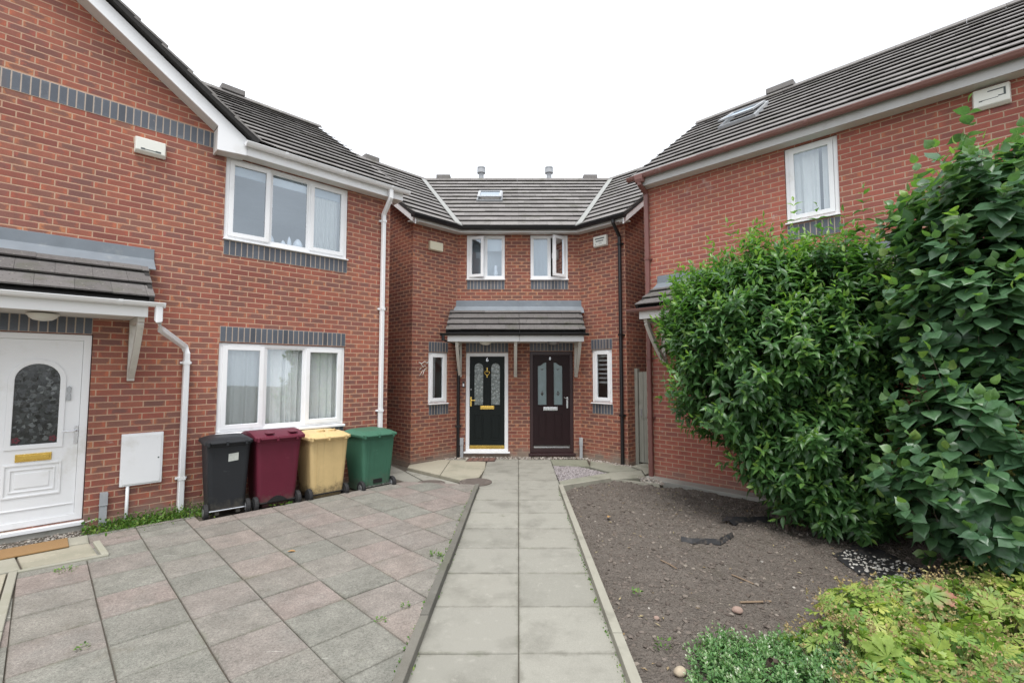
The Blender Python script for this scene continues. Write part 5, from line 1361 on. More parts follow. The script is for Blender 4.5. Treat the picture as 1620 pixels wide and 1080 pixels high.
tag(m.build('leaf_litter', M['litter'], recalc=False), 'straw, bark and dead leaf bits scattered over the soil bed', 'litter', None, 'stuff')
tri = hull_planes([(.79, 7.95), (1.70, 8.66), (1.30, 9.22), (.80, 9.32)])
def in_tri(x, y): 
    k = np.ones_like(x, bool)
    for (px, py), (nx, ny) in tri: k &= (x - px) * nx + (y - py) * ny < 0
    return k
p, s = scatter(5200, .78, 1.75, 7.9, 9.4, in_tri, 8, .008, .022, .03, 1.5)
tag(lumps('gravel', p, s, 'grey_gravel'), 'purple grey gravel patch beside the path end', 'gravel')
k = MB(XY); k.slab([(.79, 7.95), (1.72, 8.66), (1.30, 9.24), (.80, 9.33)], -.08, .03); struct(k.build('gravel_bed', M['earth']))
def margin(x, y):
    a = (x > -1.15) & (x < 1.45) & (y > 9.95) & (y < 10.18)
    dl = (x - y + 11.4) / 1.41421; b = (dl > 0.02) & (dl < .16) & (x > -1.96) & (x < -1.15) & (y > 9.3)
    dr = (11.69 - x - y) / 1.41421; c = (dr > .02) & (dr < .22) & (x > 1.45) & (x < 2.55) & (y < 10.1) & (y > 9.15)
    d_ = (x > 2.15) & (x < 2.5) & (y > 7.75) & (y < 8.35) & (x + y < 10.6)
    return a | b | c | d_
p, s = scatter(14000, -2.0, 2.6, 7.7, 10.2, margin, 9, .008, .022, lambda x, y: np.where(y > 9.9, .045, .035), 1.5)
tag(lumps('gravel', p, s, 'pebble'), 'buff pebble strip along the foot of the middle house walls', 'gravel')
def dm(x, y):
    o_ = (x - y + 10.47) / 1.41421; s_ = (x + y - 2.424) / 1.41421
    return (o_ > .03) & (o_ < .44) & (s_ < -1.3) & (s_ > -2.8)
p, s = scatter(5000, -6, -4, 3.8, 6, dm, 12, .006, .016, .06, 1.5)
tag(lumps('gravel', p, s, 'pebble'), 'buff pebble strip under the white front door sill', 'gravel')
k = MB(FL); k.box(-3.0, -1.27, .0, .45, -.1, .055); struct(k.build('gravel_bed', M['earth']))
def chip(x, y):
    return ((x - 3.52) ** 2 / .30 ** 2 + (y - 4.55) ** 2 / .52 ** 2 + .5 * vnoise(x, y, .12, 5) < .75)
p, s = scatter(2600, 3.1, 4.0, 3.9, 5.3, chip, 13, .006, .02, lambda x, y: soil_h(x, y) + .012, 1.6)
keepi = np.random.default_rng(4).random(len(p)) < .5
tag(lumps('stone_chips', p[keepi], s[keepi], 'white_chip'), 'white stone chips on black sheeting under the broad-leaved shrub', 'gravel')
def mem_h(x, y): return soil_h(x, y) + .012 + .015 * vnoise(x, y, .1, 9)
mo = grid_mesh('weed_membrane', 3.1, 4.2, 3.9, 5.4, .03, mem_h, lambda x, y: ((x - 3.55) ** 2 / .38 ** 2 + (y - 4.6) ** 2 / .62 ** 2 + .6 * vnoise(x, y, .25, 6) < .85), 'membrane')
tag(mo, 'black weed sheeting showing under the white stone chips', 'sheeting')
def strip(name, pts, wd, label, seed):
    r = random.Random(seed); k = MB(XY); n = len(pts); P = []
    for i, (x, y) in enumerate(pts):
        z = float(soil_h(x, y)); a = np.array([x, y]); b = np.array(pts[min(i + 1, n - 1)]) - np.array(pts[max(i - 1, 0)]); b = b / np.linalg.norm(b); nn = np.array([-b[1], b[0]]); ww = wd * r.uniform(.5, 1.1)
        P += [(a[0] - nn[0] * ww * .1, a[1] - nn[1] * ww * .1, z + .005), (a[0] + nn[0] * ww * .35, a[1] + nn[1] * ww * .35, z + .035 + r.uniform(0, .025)), (a[0] + nn[0] * ww, a[1] + nn[1] * ww, z + .012 + r.uniform(-.01, .02))]
    P2 = [(x, y, z + .006) for x, y, z in P]; m_ = len(P); f = []
    for i in range(n - 1):
        for j in range(2):
            a = i * 3 + j; f += [(a, a + 1, a + 4, a + 3), (m_ + a, m_ + a + 3, m_ + a + 4, m_ + a + 1)]
        f += [(i * 3, i * 3 + 3, m_ + i * 3 + 3, m_ + i * 3), (i * 3 + 2, m_ + i * 3 + 2, m_ + i * 3 + 5, i * 3 + 5)]
    k.add(P + P2, f); return tag(k.build(name, M['membrane'], smooth=False), label, 'sheeting')
strip('sheeting_scrap', [(1.84, 5.25), (1.95, 5.22), (2.1, 5.24), (2.25, 5.22), (2.34, 5.27), (2.46, 5.36)], .07, 'thin torn strip of black sheeting lying in the middle of the soil bed', 3)
strip('sheeting_scrap', [(2.66, 5.80), (2.78, 5.90), (2.95, 5.95), (3.15, 5.98), (3.35, 6.02)], .16, 'wider flap of black sheeting sticking out near the narrow-leaved shrub', 5)
def twig(pts, r_, label):
    k = MB(XY); k.tube([(x, y, float(soil_h(x, y)) + .012) for x, y in pts], r_, 6); tag(k.build('twig', M['twig']), label, 'twig')
twig([(1.80, 3.84), (1.92, 3.88), (2.08, 3.91)], .008, 'brown twig lying behind the small variegated shrub')
twig([(1.42, 4.62), (1.47, 4.5), (1.5, 4.42)], .006, 'pale thin twig near the timber path edging')
twig([(2.02, 4.46), (2.07, 4.36), (2.13, 4.28)], .006, 'thin bent twig in the middle of the bare soil')
def stone(x, y, r_, label, mat='pebble', seed=1):
    o = lumps('stone', np.array([[x, y, float(soil_h(x, y)) + r_ * .35]]), [r_], mat, .75, None, seed)
    mo_ = o.modifiers.new('rounding', 'SUBSURF'); mo_.levels = 2; mo_.render_levels = 2
    return tag(o, label, 'stone')
M['buff_stone'] = simple('buff_stone', (.36, .30, .22), .85, var=.25, scale=25, bump=.5)
M['pink_stone'] = simple('pinkish_stone', (.27, .19, .155), .85, var=.25, scale=25, bump=.5)
stone(1.0, 2.93, .058, 'large buff stone beside the small variegated shrub', 'buff_stone', 3)
stone(1.06, 3.58, .028, 'rounded pinkish stone near the timber path edging', 'pink_stone', 4)
stone(1.72, 3.72, .05, 'flat pale stone half buried behind the variegated shrub', 'pink_stone', 6)
# =================================================================== PLANTS
def norm(v): return v / np.maximum(np.linalg.norm(v, axis=-1, keepdims=True), 1e-9)
def leaf_tpl(ts, ws, fold=.22, droop=.25, wave=0.0):
    V = []; F = []
    for t, w_ in zip(ts, ws):
        z = -droop * t * t + .06 * t
        if w_ == 0: V.append((0, t, z)); continue
        V += [(-w_, t, z + fold * w_ + wave * w_ * math.sin(9 * t)), (0, t, z), (w_, t, z + fold * w_ - wave * w_ * math.sin(9 * t + 1))]
    n = len(ts) - 1
    for i in range(n - 1):
        a = i * 3; F += [(a, a + 1, a + 4), (a, a + 4, a + 3), (a + 1, a + 2, a + 5), (a + 1, a + 5, a + 4)]
    a = (n - 1) * 3; tip = len(V) - 1; F += [(a, a + 1, tip), (a + 1, a + 2, tip)]
    return np.array(V, float), np.array(F)
def leaf_tpl5(ts, ws, fold=.2, droop=.4, cup=.7):
    V = []; F = []; n = len(ts)
    for t, w_ in zip(ts, ws):
        z = -droop * t * t + .06 * t
        if w_ == 0: V.append((0, t, z)); continue
        for q in (-1, -.55, 0, .55, 1): V.append((q * w_, t - .05 * abs(q) * (t > .5), z + fold * w_ * (abs(q) - cup * q * q)))
    for i in range(n - 2):
        for j in range(4): a = i * 5 + j; F += [(a, a + 1, a + 6), (a, a + 6, a + 5)]
    a = (n - 2) * 5; tip = len(V) - 1; F += [(a + j, a + j + 1, tip) for j in range(4)]
    return np.array(V, float), np.array(F)
T_NARROW = leaf_tpl([0, .15, .35, .58, .8, 1], [.015, .12, .195, .185, .095, 0], .32, .42, .04)
T_BROAD = leaf_tpl5([0, .04, .12, .26, .42, .58, .74, .88, 1], [.03, .16, .275, .365, .39, .36, .26, .115, 0], .45, .27)
T_SMALL = leaf_tpl([0, .4, .75, 1], [.05, .28, .22, 0], .2, .15)
def lobed_tpl(n=7, spread=125, teeth=True):
    V = [(0, 0, 0)]; F = []
    for i in range(n):
        a = math.radians(-spread + 2 * spread * i / (n - 1)); L_ = 1.0 - .30 * abs(i - (n - 1) / 2) / ((n - 1) / 2)
        pr = [(-.05, .16), (-.13, .5), (-.235, .70), (-.15, .72), (-.16, .88), (-.06, .86), (0, 1.0), (.06, .86), (.16, .88), (.15, .72), (.235, .70), (.13, .5), (.05, .16)]
        b = len(V); ca, sa = math.cos(a), math.sin(a)
        for x, y in pr:
            x, y = x * L_, y * L_; V.append((x * ca + y * sa, y * ca - x * sa, .10 * y - .28 * y * y + .25 * abs(x)))
        m = len(pr)
        V.append((sa * .55 * L_, ca * .55 * L_, .0))
        F += [(b + j, b + j + 1, b + m) for j in range(m - 1)] + [(0, b, b + m), (0, b + m, b + m - 1)]
    return np.array(V, float), np.array(F)
T_LOBED = lobed_tpl()

class Leaves:
    def __init__(self): self.P = []; self.Y = []; self.N = []; self.S = []; self.T = []
    def add(self, p, y, n, s, t): self.P.append(p); self.Y.append(y); self.N.append(n); self.S.append(s); self.T.append(t)
    def build(self, name, tpl, mat, parent=None, sx=None, seed=1):
        P = np.concatenate(self.P); Y = norm(np.concatenate(self.Y)); N = np.concatenate(self.N); S = np.concatenate(self.S); T = np.concatenate(self.T)
        N = norm(N - Y * (N * Y).sum(1, keepdims=True)); X = np.cross(Y, N)
        V0, F0 = tpl; n = len(P); r = np.random.default_rng(seed)
        asp = r.uniform(.85, 1.15, (n, 1, 1)); dr = r.uniform(.4, 1.7, (n, 1, 1))
        V = P[:, None] + S[:, None, None] * (V0[None, :, 0:1] * asp * X[:, None] + V0[None, :, 1:2] * Y[:, None] + V0[None, :, 2:3] * dr * N[:, None])
        F = F0[None] + (np.arange(n) * len(V0))[:, None, None]
        if parent is not None: V = V - np.array(root_of(parent).location)
        me = bpy.data.meshes.new(name); V = V.reshape(-1, 3).astype(np.float32); F = F.reshape(-1, 3).astype(np.int32)
        me.vertices.add(len(V)); me.vertices.foreach_set('co', V.ravel()); me.loops.add(F.size); me.loops.foreach_set('vertex_index', F.ravel())
        me.polygons.add(len(F)); me.polygons.foreach_set('loop_start', np.arange(0, F.size, 3, dtype=np.int32)); me.polygons.foreach_set('loop_total', np.full(len(F), 3, np.int32))
        me.update(calc_edges=True); me.polygons.foreach_set('use_smooth', np.ones(len(F), bool))
        at = me.attributes.new('tone', 'FLOAT', 'POINT'); at.data.foreach_set('value', np.repeat(np.clip(T, 0, 1), len(V0)).astype(np.float32))
        me.materials.append(M[mat]); o = bpy.data.objects.new(name, me); COL.objects.link(o)
        if parent is not None: o.parent = parent
        return o

def shrub(root, blobs, n_shoots, leaf, size, pairs, shoot_len, tpl, mat, base, stems, seed, ok=None, up=.65, inner=.35, tip_gain=.5, droop=.15, tone0=.25, wisps=0):
    r = np.random.default_rng(seed); B = np.array([b[:6] for b in blobs], float); wts = np.array([b[3] * b[4] + b[4] * b[5] + b[3] * b[5] for b in blobs]); wts /= wts.sum()
    tot = int(n_shoots * (1 + inner)); bi = r.choice(len(B), tot, p=wts)
    d = norm(r.normal(size=(tot, 3))); rad = np.where(np.arange(tot) < n_shoots, r.uniform(.84, 1.04, tot), r.uniform(.45, .85, tot))
    # an uneven outline: lumps in the radius
    lump = .12 * np.sin(d[:, 0] * 5 + bi * 2.1 + seed) * np.cos(d[:, 2] * 6 + bi) + .08 * np.sin(d[:, 1] * 11 + d[:, 2] * 9)
    p = B[bi, :3] + d * B[bi, 3:6] * (rad + lump)[:, None]
    k = np.ones(tot, bool)
    for j in range(len(B)):
        q = (((p - B[j, :3]) / B[j, 3:6]) ** 2).sum(1); k &= ~((q < .52) & (bi != j) & (np.arange(tot) < n_shoots))
    if ok is not None: k &= ok(p)
    k &= p[:, 2] > .03
    p, d, rad = p[k], norm(d / B[bi, 3:6])[k], rad[k]; n = len(p)
    ax = norm(d * .75 + np.array([0, 0, up]) + r.normal(0, .28, (n, 3)))
    ln = shoot_len * r.uniform(.55, 1.3, n) * np.where(r.random(n) < .12, 1.6, 1.0); p = p - ax * (ln * .55)[:, None]
    if wisps:      # long young shoots standing out of the top
        top = np.where((d[:, 2] > .45) & (rad > .84))[0]; w_ = r.choice(top, min(wisps, len(top)), replace=False)
        ax[w_] = norm(ax[w_] * .35 + np.array([0, 0, 1.0]) + r.normal(0, .12, (len(w_), 3))); ln[w_] = shoot_len * r.uniform(1.3, 1.9, len(w_)); p[w_] += ax[w_] * (ln[w_] * .25)[:, None]
    ref = norm(np.cross(ax, r.normal(size=(n, 3)))); ref2 = np.cross(ax, ref)
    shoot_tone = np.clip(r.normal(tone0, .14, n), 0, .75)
    top_light = np.clip(d[:, 2] * .5 + .35, 0, 1)  # upward-facing shoots get paler tips: light from above painted into leaf tone
    Lv = Leaves()
    for i in range(pairs):
        t = (i + .4) / pairs; c = p + ax * (ln * t)[:, None] - np.array([0, 0, 1]) * (droop * .3 * ln * t * t)[:, None]
        ang = (i % 2) * math.pi / 2 + r.normal(0, .35, n)
        side = ref * np.cos(ang)[:, None] + ref2 * np.sin(ang)[:, None]
        for sg in (1, -1):
            y = norm(ax * (.35 + .6 * t) + side * sg * (1.0 - .35 * t) - np.array([0, 0, 1]) * (droop + r.uniform(-.1, .35, n))[:, None] * 1.0)
            nn = norm(ax * .6 + np.array([0, 0, .9]) + d * .35 + r.normal(0, .25, (n, 3)))
            s = size * r.uniform(.7, 1.2, n) * (1 - .45 * t ** 3); keep = r.random(n) < .93
            tone = shoot_tone + tip_gain * (t ** 2.2) * (.2 + .8 * top_light) + r.normal(0, .06, n)
            Lv.add(c[keep], y[keep], nn[keep], s[keep], tone[keep])
    y = norm(ax + r.normal(0, .25, (n, 3))); Lv.add(p + ax * (ln * .97)[:, None], y, norm(ref), size * .55 * np.ones(n), shoot_tone + tip_gain)
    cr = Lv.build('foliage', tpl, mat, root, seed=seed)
    # stems: main limbs from the ground, then the shoots' own twigs
    m = MB(XY); rr_ = random.Random(seed)
    for (bx, by) in base:
        for q in range(stems):
            b = blobs[rr_.randrange(len(blobs))]
            e = np.array([b[0] + rr_.uniform(-.6, .6) * b[3], b[1] + rr_.uniform(-.6, .6) * b[4], b[2] + rr_.uniform(-.1, .7) * b[5]]); a = np.array([bx + rr_.uniform(-.1, .1), by + rr_.uniform(-.1, .1), -.05])
            mid = (a + e) / 2 + np.array([rr_.uniform(-.12, .12), rr_.uniform(-.12, .12), .18]); r0 = rr_.uniform(.014, .028)
            pts = [a, a * .4 + mid * .6, mid, e]; rads = [r0, r0 * .85, r0 * .7, r0 * .3]
            for i in range(3):
                A, Bq = pts[i], pts[i + 1]; ra, rb = rads[i], rads[i + 1]; dd = norm(Bq - A); x = norm(np.cross(dd, np.array([.3, .9, .1]))); yv = np.cross(dd, x); kk = 7
                V = [A + (x * math.cos(6.2832 * j / kk) + yv * math.sin(6.2832 * j / kk)) * ra for j in range(kk)] + [Bq + (x * math.cos(6.2832 * j / kk) + yv * math.sin(6.2832 * j / kk)) * rb for j in range(kk)]
                m.add(V, [(j, (j + 1) % kk, (j + 1) % kk + kk, j + kk) for j in range(kk)])
    sub = r.choice(n, min(n, 900), replace=False)
    for i in sub:
        A = p[i] - ax[i] * .12; Bq = p[i] + ax[i] * ln[i]; x = ref[i] * .0028; yv = ref2[i] * .0028
        V = [A + x, A - x * .5 + yv * .87, A - x * .5 - yv * .87, Bq + x * .4, Bq - x * .2 + yv * .35, Bq - x * .2 - yv * .35]
        m.add(V, [(0, 1, 4, 3), (1, 2, 5, 4), (2, 0, 3, 5)])
    m.build('stems', M['bark'], root, recalc=False)
    return root

front_wall = lambda p: (p[:, 0] + p[:, 1] - 10.974) / 1.41421 < -.04
S1_ = thing('shrub', (3.45, 5.85, 0), 'tall dense shrub of narrow pointed leaves against the right house wall', 'shrub')
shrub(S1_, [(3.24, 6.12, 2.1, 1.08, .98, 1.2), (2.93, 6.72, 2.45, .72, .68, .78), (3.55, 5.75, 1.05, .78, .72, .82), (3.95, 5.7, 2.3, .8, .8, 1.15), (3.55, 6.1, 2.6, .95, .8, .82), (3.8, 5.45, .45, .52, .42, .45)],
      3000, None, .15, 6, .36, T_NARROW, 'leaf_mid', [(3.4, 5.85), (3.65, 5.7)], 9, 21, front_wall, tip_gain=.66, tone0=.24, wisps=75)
S2_ = thing('shrub', (4.1, 4.15, 0), 'tall shrub with broad heart-shaped leaves at the right edge of the bed', 'shrub')
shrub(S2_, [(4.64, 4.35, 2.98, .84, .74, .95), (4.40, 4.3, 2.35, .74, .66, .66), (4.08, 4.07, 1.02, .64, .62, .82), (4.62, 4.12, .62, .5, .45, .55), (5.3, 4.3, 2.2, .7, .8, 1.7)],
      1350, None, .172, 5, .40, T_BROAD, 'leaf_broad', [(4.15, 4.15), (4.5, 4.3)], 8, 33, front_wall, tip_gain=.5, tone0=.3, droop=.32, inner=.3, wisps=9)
S3_ = thing('shrub', (4.68, 4.35, 0), 'yellow-leaved shrub showing between the broad leaves at the right edge', 'shrub')
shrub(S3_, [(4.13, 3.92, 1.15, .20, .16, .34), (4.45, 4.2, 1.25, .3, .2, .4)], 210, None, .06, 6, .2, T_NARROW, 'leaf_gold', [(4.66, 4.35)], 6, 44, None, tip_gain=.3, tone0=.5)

# low variegated shrub
S4_ = thing('low_shrub', (1.62, 3.0, 0), 'low small-leaved shrub with white leaf edges at the front of the soil bed', 'shrub')
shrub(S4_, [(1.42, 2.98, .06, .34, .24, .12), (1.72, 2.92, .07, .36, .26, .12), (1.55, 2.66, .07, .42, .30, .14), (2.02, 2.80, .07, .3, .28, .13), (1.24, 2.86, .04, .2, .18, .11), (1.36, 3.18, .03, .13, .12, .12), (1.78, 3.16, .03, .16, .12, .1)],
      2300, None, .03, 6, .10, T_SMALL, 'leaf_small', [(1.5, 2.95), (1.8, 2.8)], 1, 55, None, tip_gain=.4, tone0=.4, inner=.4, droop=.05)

# clump of yellow-green cut-leaved plants with dry seed heads
def cut_leaf_plant(x, y, rad, h, n, seed, label, mat='leaf_fern', size=.10, seeds=40, tone=(.5, .22)):
    r = np.random.default_rng(seed); z0 = float(soil_h(x, y))
    root = thing('leafy_plant', (x, y, z0), label, 'plant', 'cut-leaved plants in the front corner of the bed')
    a = r.uniform(0, 6.283, n); q = np.sqrt(r.random(n)); px = x + rad * q * np.cos(a); py = y + rad * q * np.sin(a)
    pz = z0 + h * (1 - .65 * q ** 2) * r.uniform(.62, 1.05, n); out = np.stack([np.cos(a), np.sin(a), np.zeros(n)], 1)
    P = np.stack([px, py, pz], 1); N = norm(out * (.25 + .6 * q)[:, None] + np.array([0, 0, 1.0]) + r.normal(0, .45, (n, 3))); Y = norm(out + r.normal(0, .55, (n, 3)) - np.array([0, 0, .15]))
    L_ = Leaves(); s = size * r.uniform(.55, 1.15, n); L_.add(P, Y, N, s, np.clip(r.normal(tone[0], tone[1], n), 0, 1)); L_.build('foliage', T_LOBED, mat, root, seed=seed)
    m = MB(XY)
    for i in range(0, n, 2):
        A = np.array([x + (px[i] - x) * .25, y + (py[i] - y) * .25, z0]); B = P[i]
        v = np.array([.002, 0, 0]); w_ = np.array([0, .002, 0]); mid = (A + B) / 2 + np.array([0, 0, .04])
        m.add([A - v, A + v, mid + v, mid - v, B + v, B - v], [(0, 1, 2, 3), (3, 2, 4, 5)]); m.add([A - w_, A + w_, mid + w_, mid - w_, B + w_, B - w_], [(0, 1, 2, 3), (3, 2, 4, 5)])
    m.build('leaf_stalks', M['bark'], root, recalc=False)
    if seeds:
        L2 = Leaves(); m = MB(XY)
        a = r.uniform(0, 6.283, seeds); q = np.sqrt(r.random(seeds)); sx = x + rad * q * np.cos(a); sy = y + rad * q * np.sin(a); sz = z0 + h * (1 - .4 * q) * r.uniform(.95, 1.3, seeds)
        for i in range(seeds):
            T = np.array([sx[i], sy[i], sz[i]]); B = np.array([x + (sx[i] - x) * .6, y + (sy[i] - y) * .6, z0 + h * .3]); v = np.array([.0012, .0008, 0]); m.add([B - v, B + v, T + v, T - v], [(0, 1, 2, 3)])
            for j in range(3):
                e = T + r.normal(0, .022, 3) + np.array([0, 0, .012]); m.add([T - np.array([0, 0, .03]) - v * .7, T - np.array([0, 0, .03]) + v * .7, e + v * .7, e - v * .7], [(0, 1, 2, 3)])
                k_ = 5; L2.add(np.repeat(e[None], k_, 0), r.normal(0, 1, (k_, 3)) + np.array([0, 0, .4]), r.normal(0, 1, (k_, 3)), r.uniform(.010, .02, k_), r.uniform(0, 1, k_))
        L2.build('seed_heads', T_SMALL, 'seed', root, seed=seed + 1)['kind'] = 'stuff'; m.build('seed_stalks', M['twig'], root, recalc=False)
    return root
CL = 'yellow-green cut-leaved plant with brown seed heads in the front right corner clump'
for i, (x, y, rd, h, n) in enumerate([(2.02, 3.02, .30, .30, 60), (2.42, 3.30, .34, .36, 80), (2.85, 3.45, .34, .34, 80), (3.25, 3.55, .34, .34, 80), (3.75, 3.70, .36, .40, 80), (2.25, 2.70, .34, .34, 90), (2.65, 2.85, .36, .36, 90), (3.10, 3.05, .36, .36, 90), (3.55, 3.2, .36, .40, 80), (2.5, 2.4, .36, .34, 80), (2.95, 2.55, .36, .36, 80), (4.15, 3.75, .36, .55, 70), (1.95, 2.5, .3, .28, 60)]):
    cut_leaf_plant(x, y, rd, h, int(n * 1.7), 60 + i, CL, tone=(.48 + .3 * ((i * 37) % 10) / 10, .2), size=.08 + .02 * (i % 3), seeds=45)
rp_ = cut_leaf_plant(2.80, 3.30, .06, .56, 4, 91, 'broad lobed leaf turning red, standing above the yellow-green clump', 'leaf_red', .19, 0, (.5, .4))
for ch in rp_.children:
    at = ch.data.attributes.get('tone')
    if at:      # green at the heart, red at the lobe tips
        rad_ = np.hypot(T_LOBED[0][:, 0], T_LOBED[0][:, 1]); k_ = len(at.data) // len(rad_)
        at.data.foreach_set('value', np.clip(np.tile(np.clip((rad_ - .3) * 2.0, 0, 1), k_) * np.repeat(np.random.default_rng(2).uniform(.6, 1.1, k_), len(rad_)), 0, 1).astype(np.float32))

# leaves pressed into the white door's arched glass
r = np.random.default_rng(19); n = 330; s_ = r.uniform(-1.895, -1.555, n); z_ = r.uniform(1.08, 1.93, n); kk = (z_ < 1.77) | (np.hypot(s_ + 1.725, z_ - 1.77) < .155); s_, z_ = s_[kk], z_[kk]; n = len(s_)
P = FL.p + s_[:, None] * FL.d + (-.0585 + r.uniform(0, .0035, n))[:, None] * FL.n; P[:, 2] = z_; t = r.uniform(0, 6.283, n)
Y = np.cos(t)[:, None] * FL.d + np.sin(t)[:, None] * np.array([0, 0, 1.0])
V0, F0 = T_BROAD; flat = (V0 * np.array([1, 1, .03]), F0)
L_ = Leaves(); L_.add(P, Y, np.repeat(FL.n[None], n, 0) + r.normal(0, .05, (n, 3)), r.uniform(.04, .07, n), r.uniform(0, 1, n) ** 2.2); L_.build('leaf_pattern', flat, 'pressed_leaf', DOOR_L, seed=3)['kind'] = 'stuff'
for a_, b_ in ((-1.87, 1.10), (-1.58, 1.10)):
    q = MB(FL)
    for i in range(5): t = i * 1.2566; q.lathe(a_ + .022 * math.cos(t), -.0545, b_ + .022 * math.sin(t) + .015, [(.002, 0), (.014, 0), (.014, .002), (.002, .002)], 10, axis='o')
    q.build('glass_flower', M['leaded_red'], DOOR_L)
# weeds
def weed(name, x, y, z, rad, n, seed, label, cat='weed', h=.05, kind=None, sz=.03):
    r = np.random.default_rng(seed); a = r.uniform(0, 6.283, n); q = np.sqrt(r.random(n)) * rad; P = np.stack([x + q * np.cos(a), y + q * np.sin(a), z + r.uniform(0, h, n)], 1)
    L_ = Leaves(); L_.add(P, np.stack([np.cos(a), np.sin(a), r.uniform(.2, 1.2, n)], 1), r.normal(0, .4, (n, 3)) + np.array([0, 0, 1]), sz * r.uniform(.6, 1.3, n), r.normal(.5, .25, n)); o = L_.build(name, T_SMALL, 'weed', None, seed=seed)
    return tag(o, label, cat, None, kind)
weed('weed_tuft', -3.955, 4.30, .1, .075, 46, 1, 'leafy weed in the paving joint near the pale edging', h=.02, sz=.02)
weed('weed_tuft', -2.74, 3.12, .1, .035, 26, 2, 'small round weed tuft alone on the left flags', h=.02, sz=.017)
weed('weed_tuft', -.93, 3.45, .1, .035, 22, 3, 'weed tuft in the joint close to the kerb, the nearer of two', h=.02, sz=.017)
weed('weed_tuft', -.80, 3.66, .1, .03, 20, 4, 'weed tuft in the joint close to the kerb, just behind another', h=.02, sz=.017)
weed('weed_tuft', -.735, 4.62, .1, .05, 30, 5, 'weed sprouting at the back of the kerb halfway along', h=.04)
weed('weed_tuft', -3.10, 6.42, .02, .14, 60, 6, 'green weed growing under the front of the maroon bin', h=.10, sz=.04)
weed('weed_tuft', .98, 3.2, .06, .05, 26, 7, 'seedling weed by the buff stone in the bed', h=.05, sz=.025)
weed('weed_tuft', 1.02, 3.95, .05, .05, 18, 8, 'seedling weed beside the timber path edging', h=.04, sz=.025)
# grass and weeds along the foot of the left wall
r = np.random.default_rng(77); n = 2600; s = np.where(r.random(n) < .7, r.normal(-.72, .34, n), r.uniform(-1.3, -.1, n)); s = s[(s > -1.3) & (s < -.08)]; n = len(s)
o_ = .05 + np.abs(r.normal(.18, .15, n)); P = FL.p + s[:, None] * FL.d + o_[:, None] * FL.n; P[:, 2] = np.where(o_ > .5, .10, .035) + np.abs(r.normal(.02, .05, n)) * (1.2 - np.clip(o_, 0, 1))
L_ = Leaves(); L_.add(P, r.normal(0, .7, (n, 3)) + np.array([.2, -.3, .8]), r.normal(0, .5, (n, 3)) + np.array([0, 0, 1]), r.uniform(.015, .045, n), r.normal(.55, .3, n))
tag(L_.build('wall_weeds', T_NARROW if False else T_SMALL, 'weed', None, seed=3), 'grass and chickweed along the foot of the left house wall', 'weeds', None, 'stuff')
# moss and seedlings in the flag joints by the kerb and path
r = np.random.default_rng(78); n = 1500; y = r.uniform(2.2, 7.4, n); sd = r.random(n); x = np.where(sd < .45, -.725 + .008 * (y - 2.8), np.where(sd < .6, -.648 + .007 * (y - 2.8), .618)) + .0137 * y + r.normal(0, .008, n)
keep = vnoise(x * 0 + sd.round(1) * 9, y, .22, 8) > .02; x, y, sd = x[keep], y[keep], sd[keep]; n = len(x)
P = np.stack([x, y, np.where(sd < .45, .098, .048)], 1); L_ = Leaves(); L_.add(P, r.normal(0, .7, (n, 3)) + np.array([0, 0, .7]), r.normal(0, .5, (n, 3)) + np.array([0, 0, 1]), r.uniform(.008, .024, n), r.normal(.45, .3, n))
tag(L_.build('joint_moss', T_SMALL, 'weed', None, seed=4), 'moss and tiny seedlings in the joints beside the kerb', 'moss', None, 'stuff')
# fallen leaf
L_ = Leaves(); L_.add(np.array([[-2.197, 4.733, .106]]), np.array([[.9, .3, .05]]), np.array([[0, 0, 1.0]]), np.array([.075]), np.array([.5])); tag(L_.build('fallen_leaf', T_SMALL, 'red_leaf'), 'brown fallen leaf on the driveway flags', 'leaf')
L_ = Leaves(); L_.add(np.array([[1.18, 5.92, .075]]), np.array([[.5, .8, .05]]), np.array([[0, 0, 1.0]]), np.array([.09]), np.array([.5])); tag(L_.build('fallen_leaf', T_SMALL, 'red_leaf'), 'orange brown leaf lying on the bare soil', 'leaf')

# =================================================================== CAMERA, SKY, SUN
cam = bpy.data.cameras.new('camera'); cam.sensor_width = 36; cam.lens = 745 / 1620 * 36; cam.clip_end = 500; cam.clip_start = .05
co = bpy.data.objects.new('camera', cam); COL.objects.link(co); co.location = (0, 0, 1.86); co.rotation_euler = (math.radians(90) + math.atan(48 / 745), 0, 0); sc.camera = co

SUN_EL, SUN_AZ = 66, 185        # degrees; azimuth measured from straight ahead towards the right
wd = bpy.data.worlds.new('World'); sc.world = wd; wd.use_nodes = True
nt = wd.node_tree; nt.nodes.clear()
def wn(t, **k):
    x = nt.nodes.new(t)
    for a, b in k.items(): setattr(x, a, b)
    return x
sky = wn('ShaderNodeTexSky', sky_type='NISHITA'); sky.sun_disc = False; sky.sun_elevation = math.radians(SUN_EL); sky.sun_rotation = math.radians(SUN_AZ); sky.air_density = 1.0; sky.dust_density = 4.0
tc = wn('ShaderNodeTexCoord'); cl = wn('ShaderNodeTexNoise'); cl.inputs['Scale'].default_value = 2.2; cl.inputs['Detail'].default_value = 6; cl.inputs['Roughness'].default_value = .55
mp = wn('ShaderNodeMapping'); mp.inputs['Scale'].default_value = (1, 1, 2.6); nt.links.new(tc.outputs['Generated'], mp.inputs[0]); nt.links.new(mp.outputs[0], cl.inputs['Vector'])
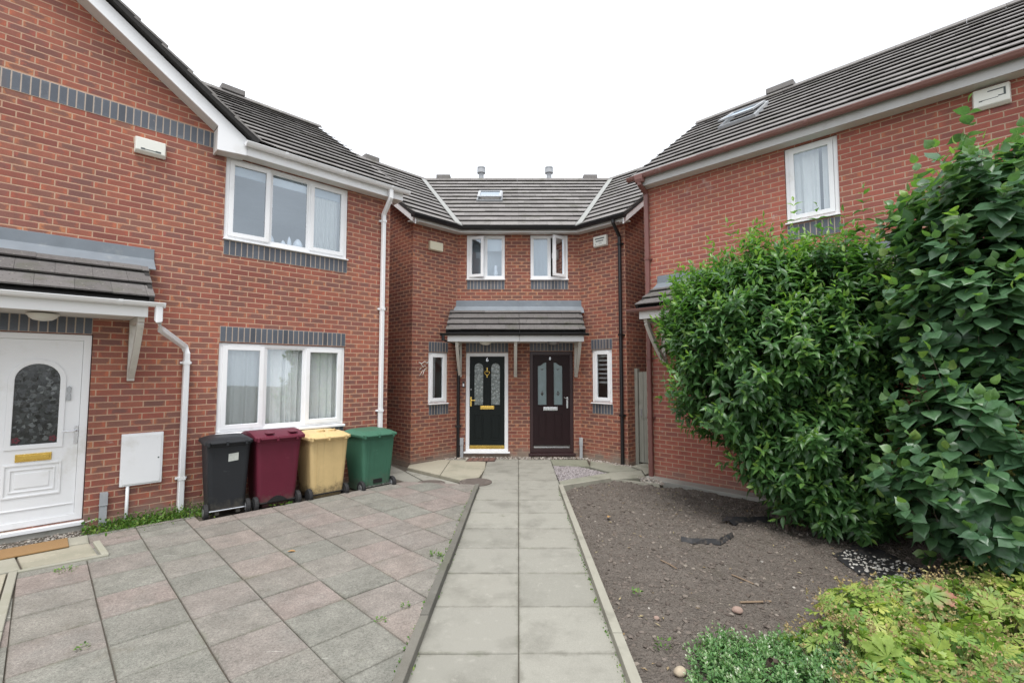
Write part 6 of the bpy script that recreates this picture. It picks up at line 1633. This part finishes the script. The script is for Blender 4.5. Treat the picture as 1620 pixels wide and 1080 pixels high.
# an overcast sheet: two tones, a little greyer on one side
sx = wn('ShaderNodeSeparateXYZ'); nt.links.new(tc.outputs['Generated'], sx.inputs[0])
mr = wn('ShaderNodeMapRange', interpolation_type='SMOOTHSTEP'); nt.links.new(sx.outputs[1], mr.inputs[0]); mr.inputs[1].default_value = -.75; mr.inputs[2].default_value = .25; mr.inputs[3].default_value = SKY_BACK; mr.inputs[4].default_value = SKY_FRONT
ml = wn('ShaderNodeMath', operation='MULTIPLY'); nt.links.new(mr.outputs[0], ml.inputs[0])
cr = wn('ShaderNodeMapRange'); nt.links.new(cl.outputs[0], cr.inputs[0]); cr.inputs[1].default_value = .3; cr.inputs[2].default_value = .7; cr.inputs[3].default_value = .74; cr.inputs[4].default_value = 1.14; nt.links.new(cr.outputs[0], ml.inputs[1])
cc = wn('ShaderNodeCombineColor'); 
for i, f_ in enumerate((.97, 1.0, 1.05)):
    q = wn('ShaderNodeMath', operation='MULTIPLY'); nt.links.new(ml.outputs[0], q.inputs[0]); q.inputs[1].default_value = f_; nt.links.new(q.outputs[0], cc.inputs[i])
mx = wn('ShaderNodeMix', data_type='RGBA'); mx.inputs[0].default_value = .88; nt.links.new(sky.outputs[0], mx.inputs[6]); nt.links.new(cc.outputs[0], mx.inputs[7])
bg = wn('ShaderNodeBackground'); bg.inputs[1].default_value = .1; nt.links.new(mx.outputs[2], bg.inputs[0]); wo = wn('ShaderNodeOutputWorld'); nt.links.new(bg.outputs[0], wo.inputs[0])

sl = bpy.data.lights.new('sun', 'SUN'); sl.energy = SUN_E; sl.angle = math.radians(28); sl.color = (1, .98, .955)
so = bpy.data.objects.new('sun', sl); COL.objects.link(so); so.location = (3, 6, 12)
a = math.radians(SUN_AZ); e = math.radians(SUN_EL); dirv = Vector((math.sin(a) * math.cos(e), math.cos(a) * math.cos(e), math.sin(e)))
so.rotation_euler = dirv.to_track_quat('Z', 'Y').to_euler()
sc.view_settings.view_transform = 'Standard'; sc.view_settings.look = 'None'; sc.view_settings.exposure = EXPO; sc.view_settings.gamma = 1
sc.render.engine = 'CYCLES'
sc.cycles.max_bounces = 8; sc.cycles.transparent_max_bounces = 12; sc.cycles.use_denoising = True
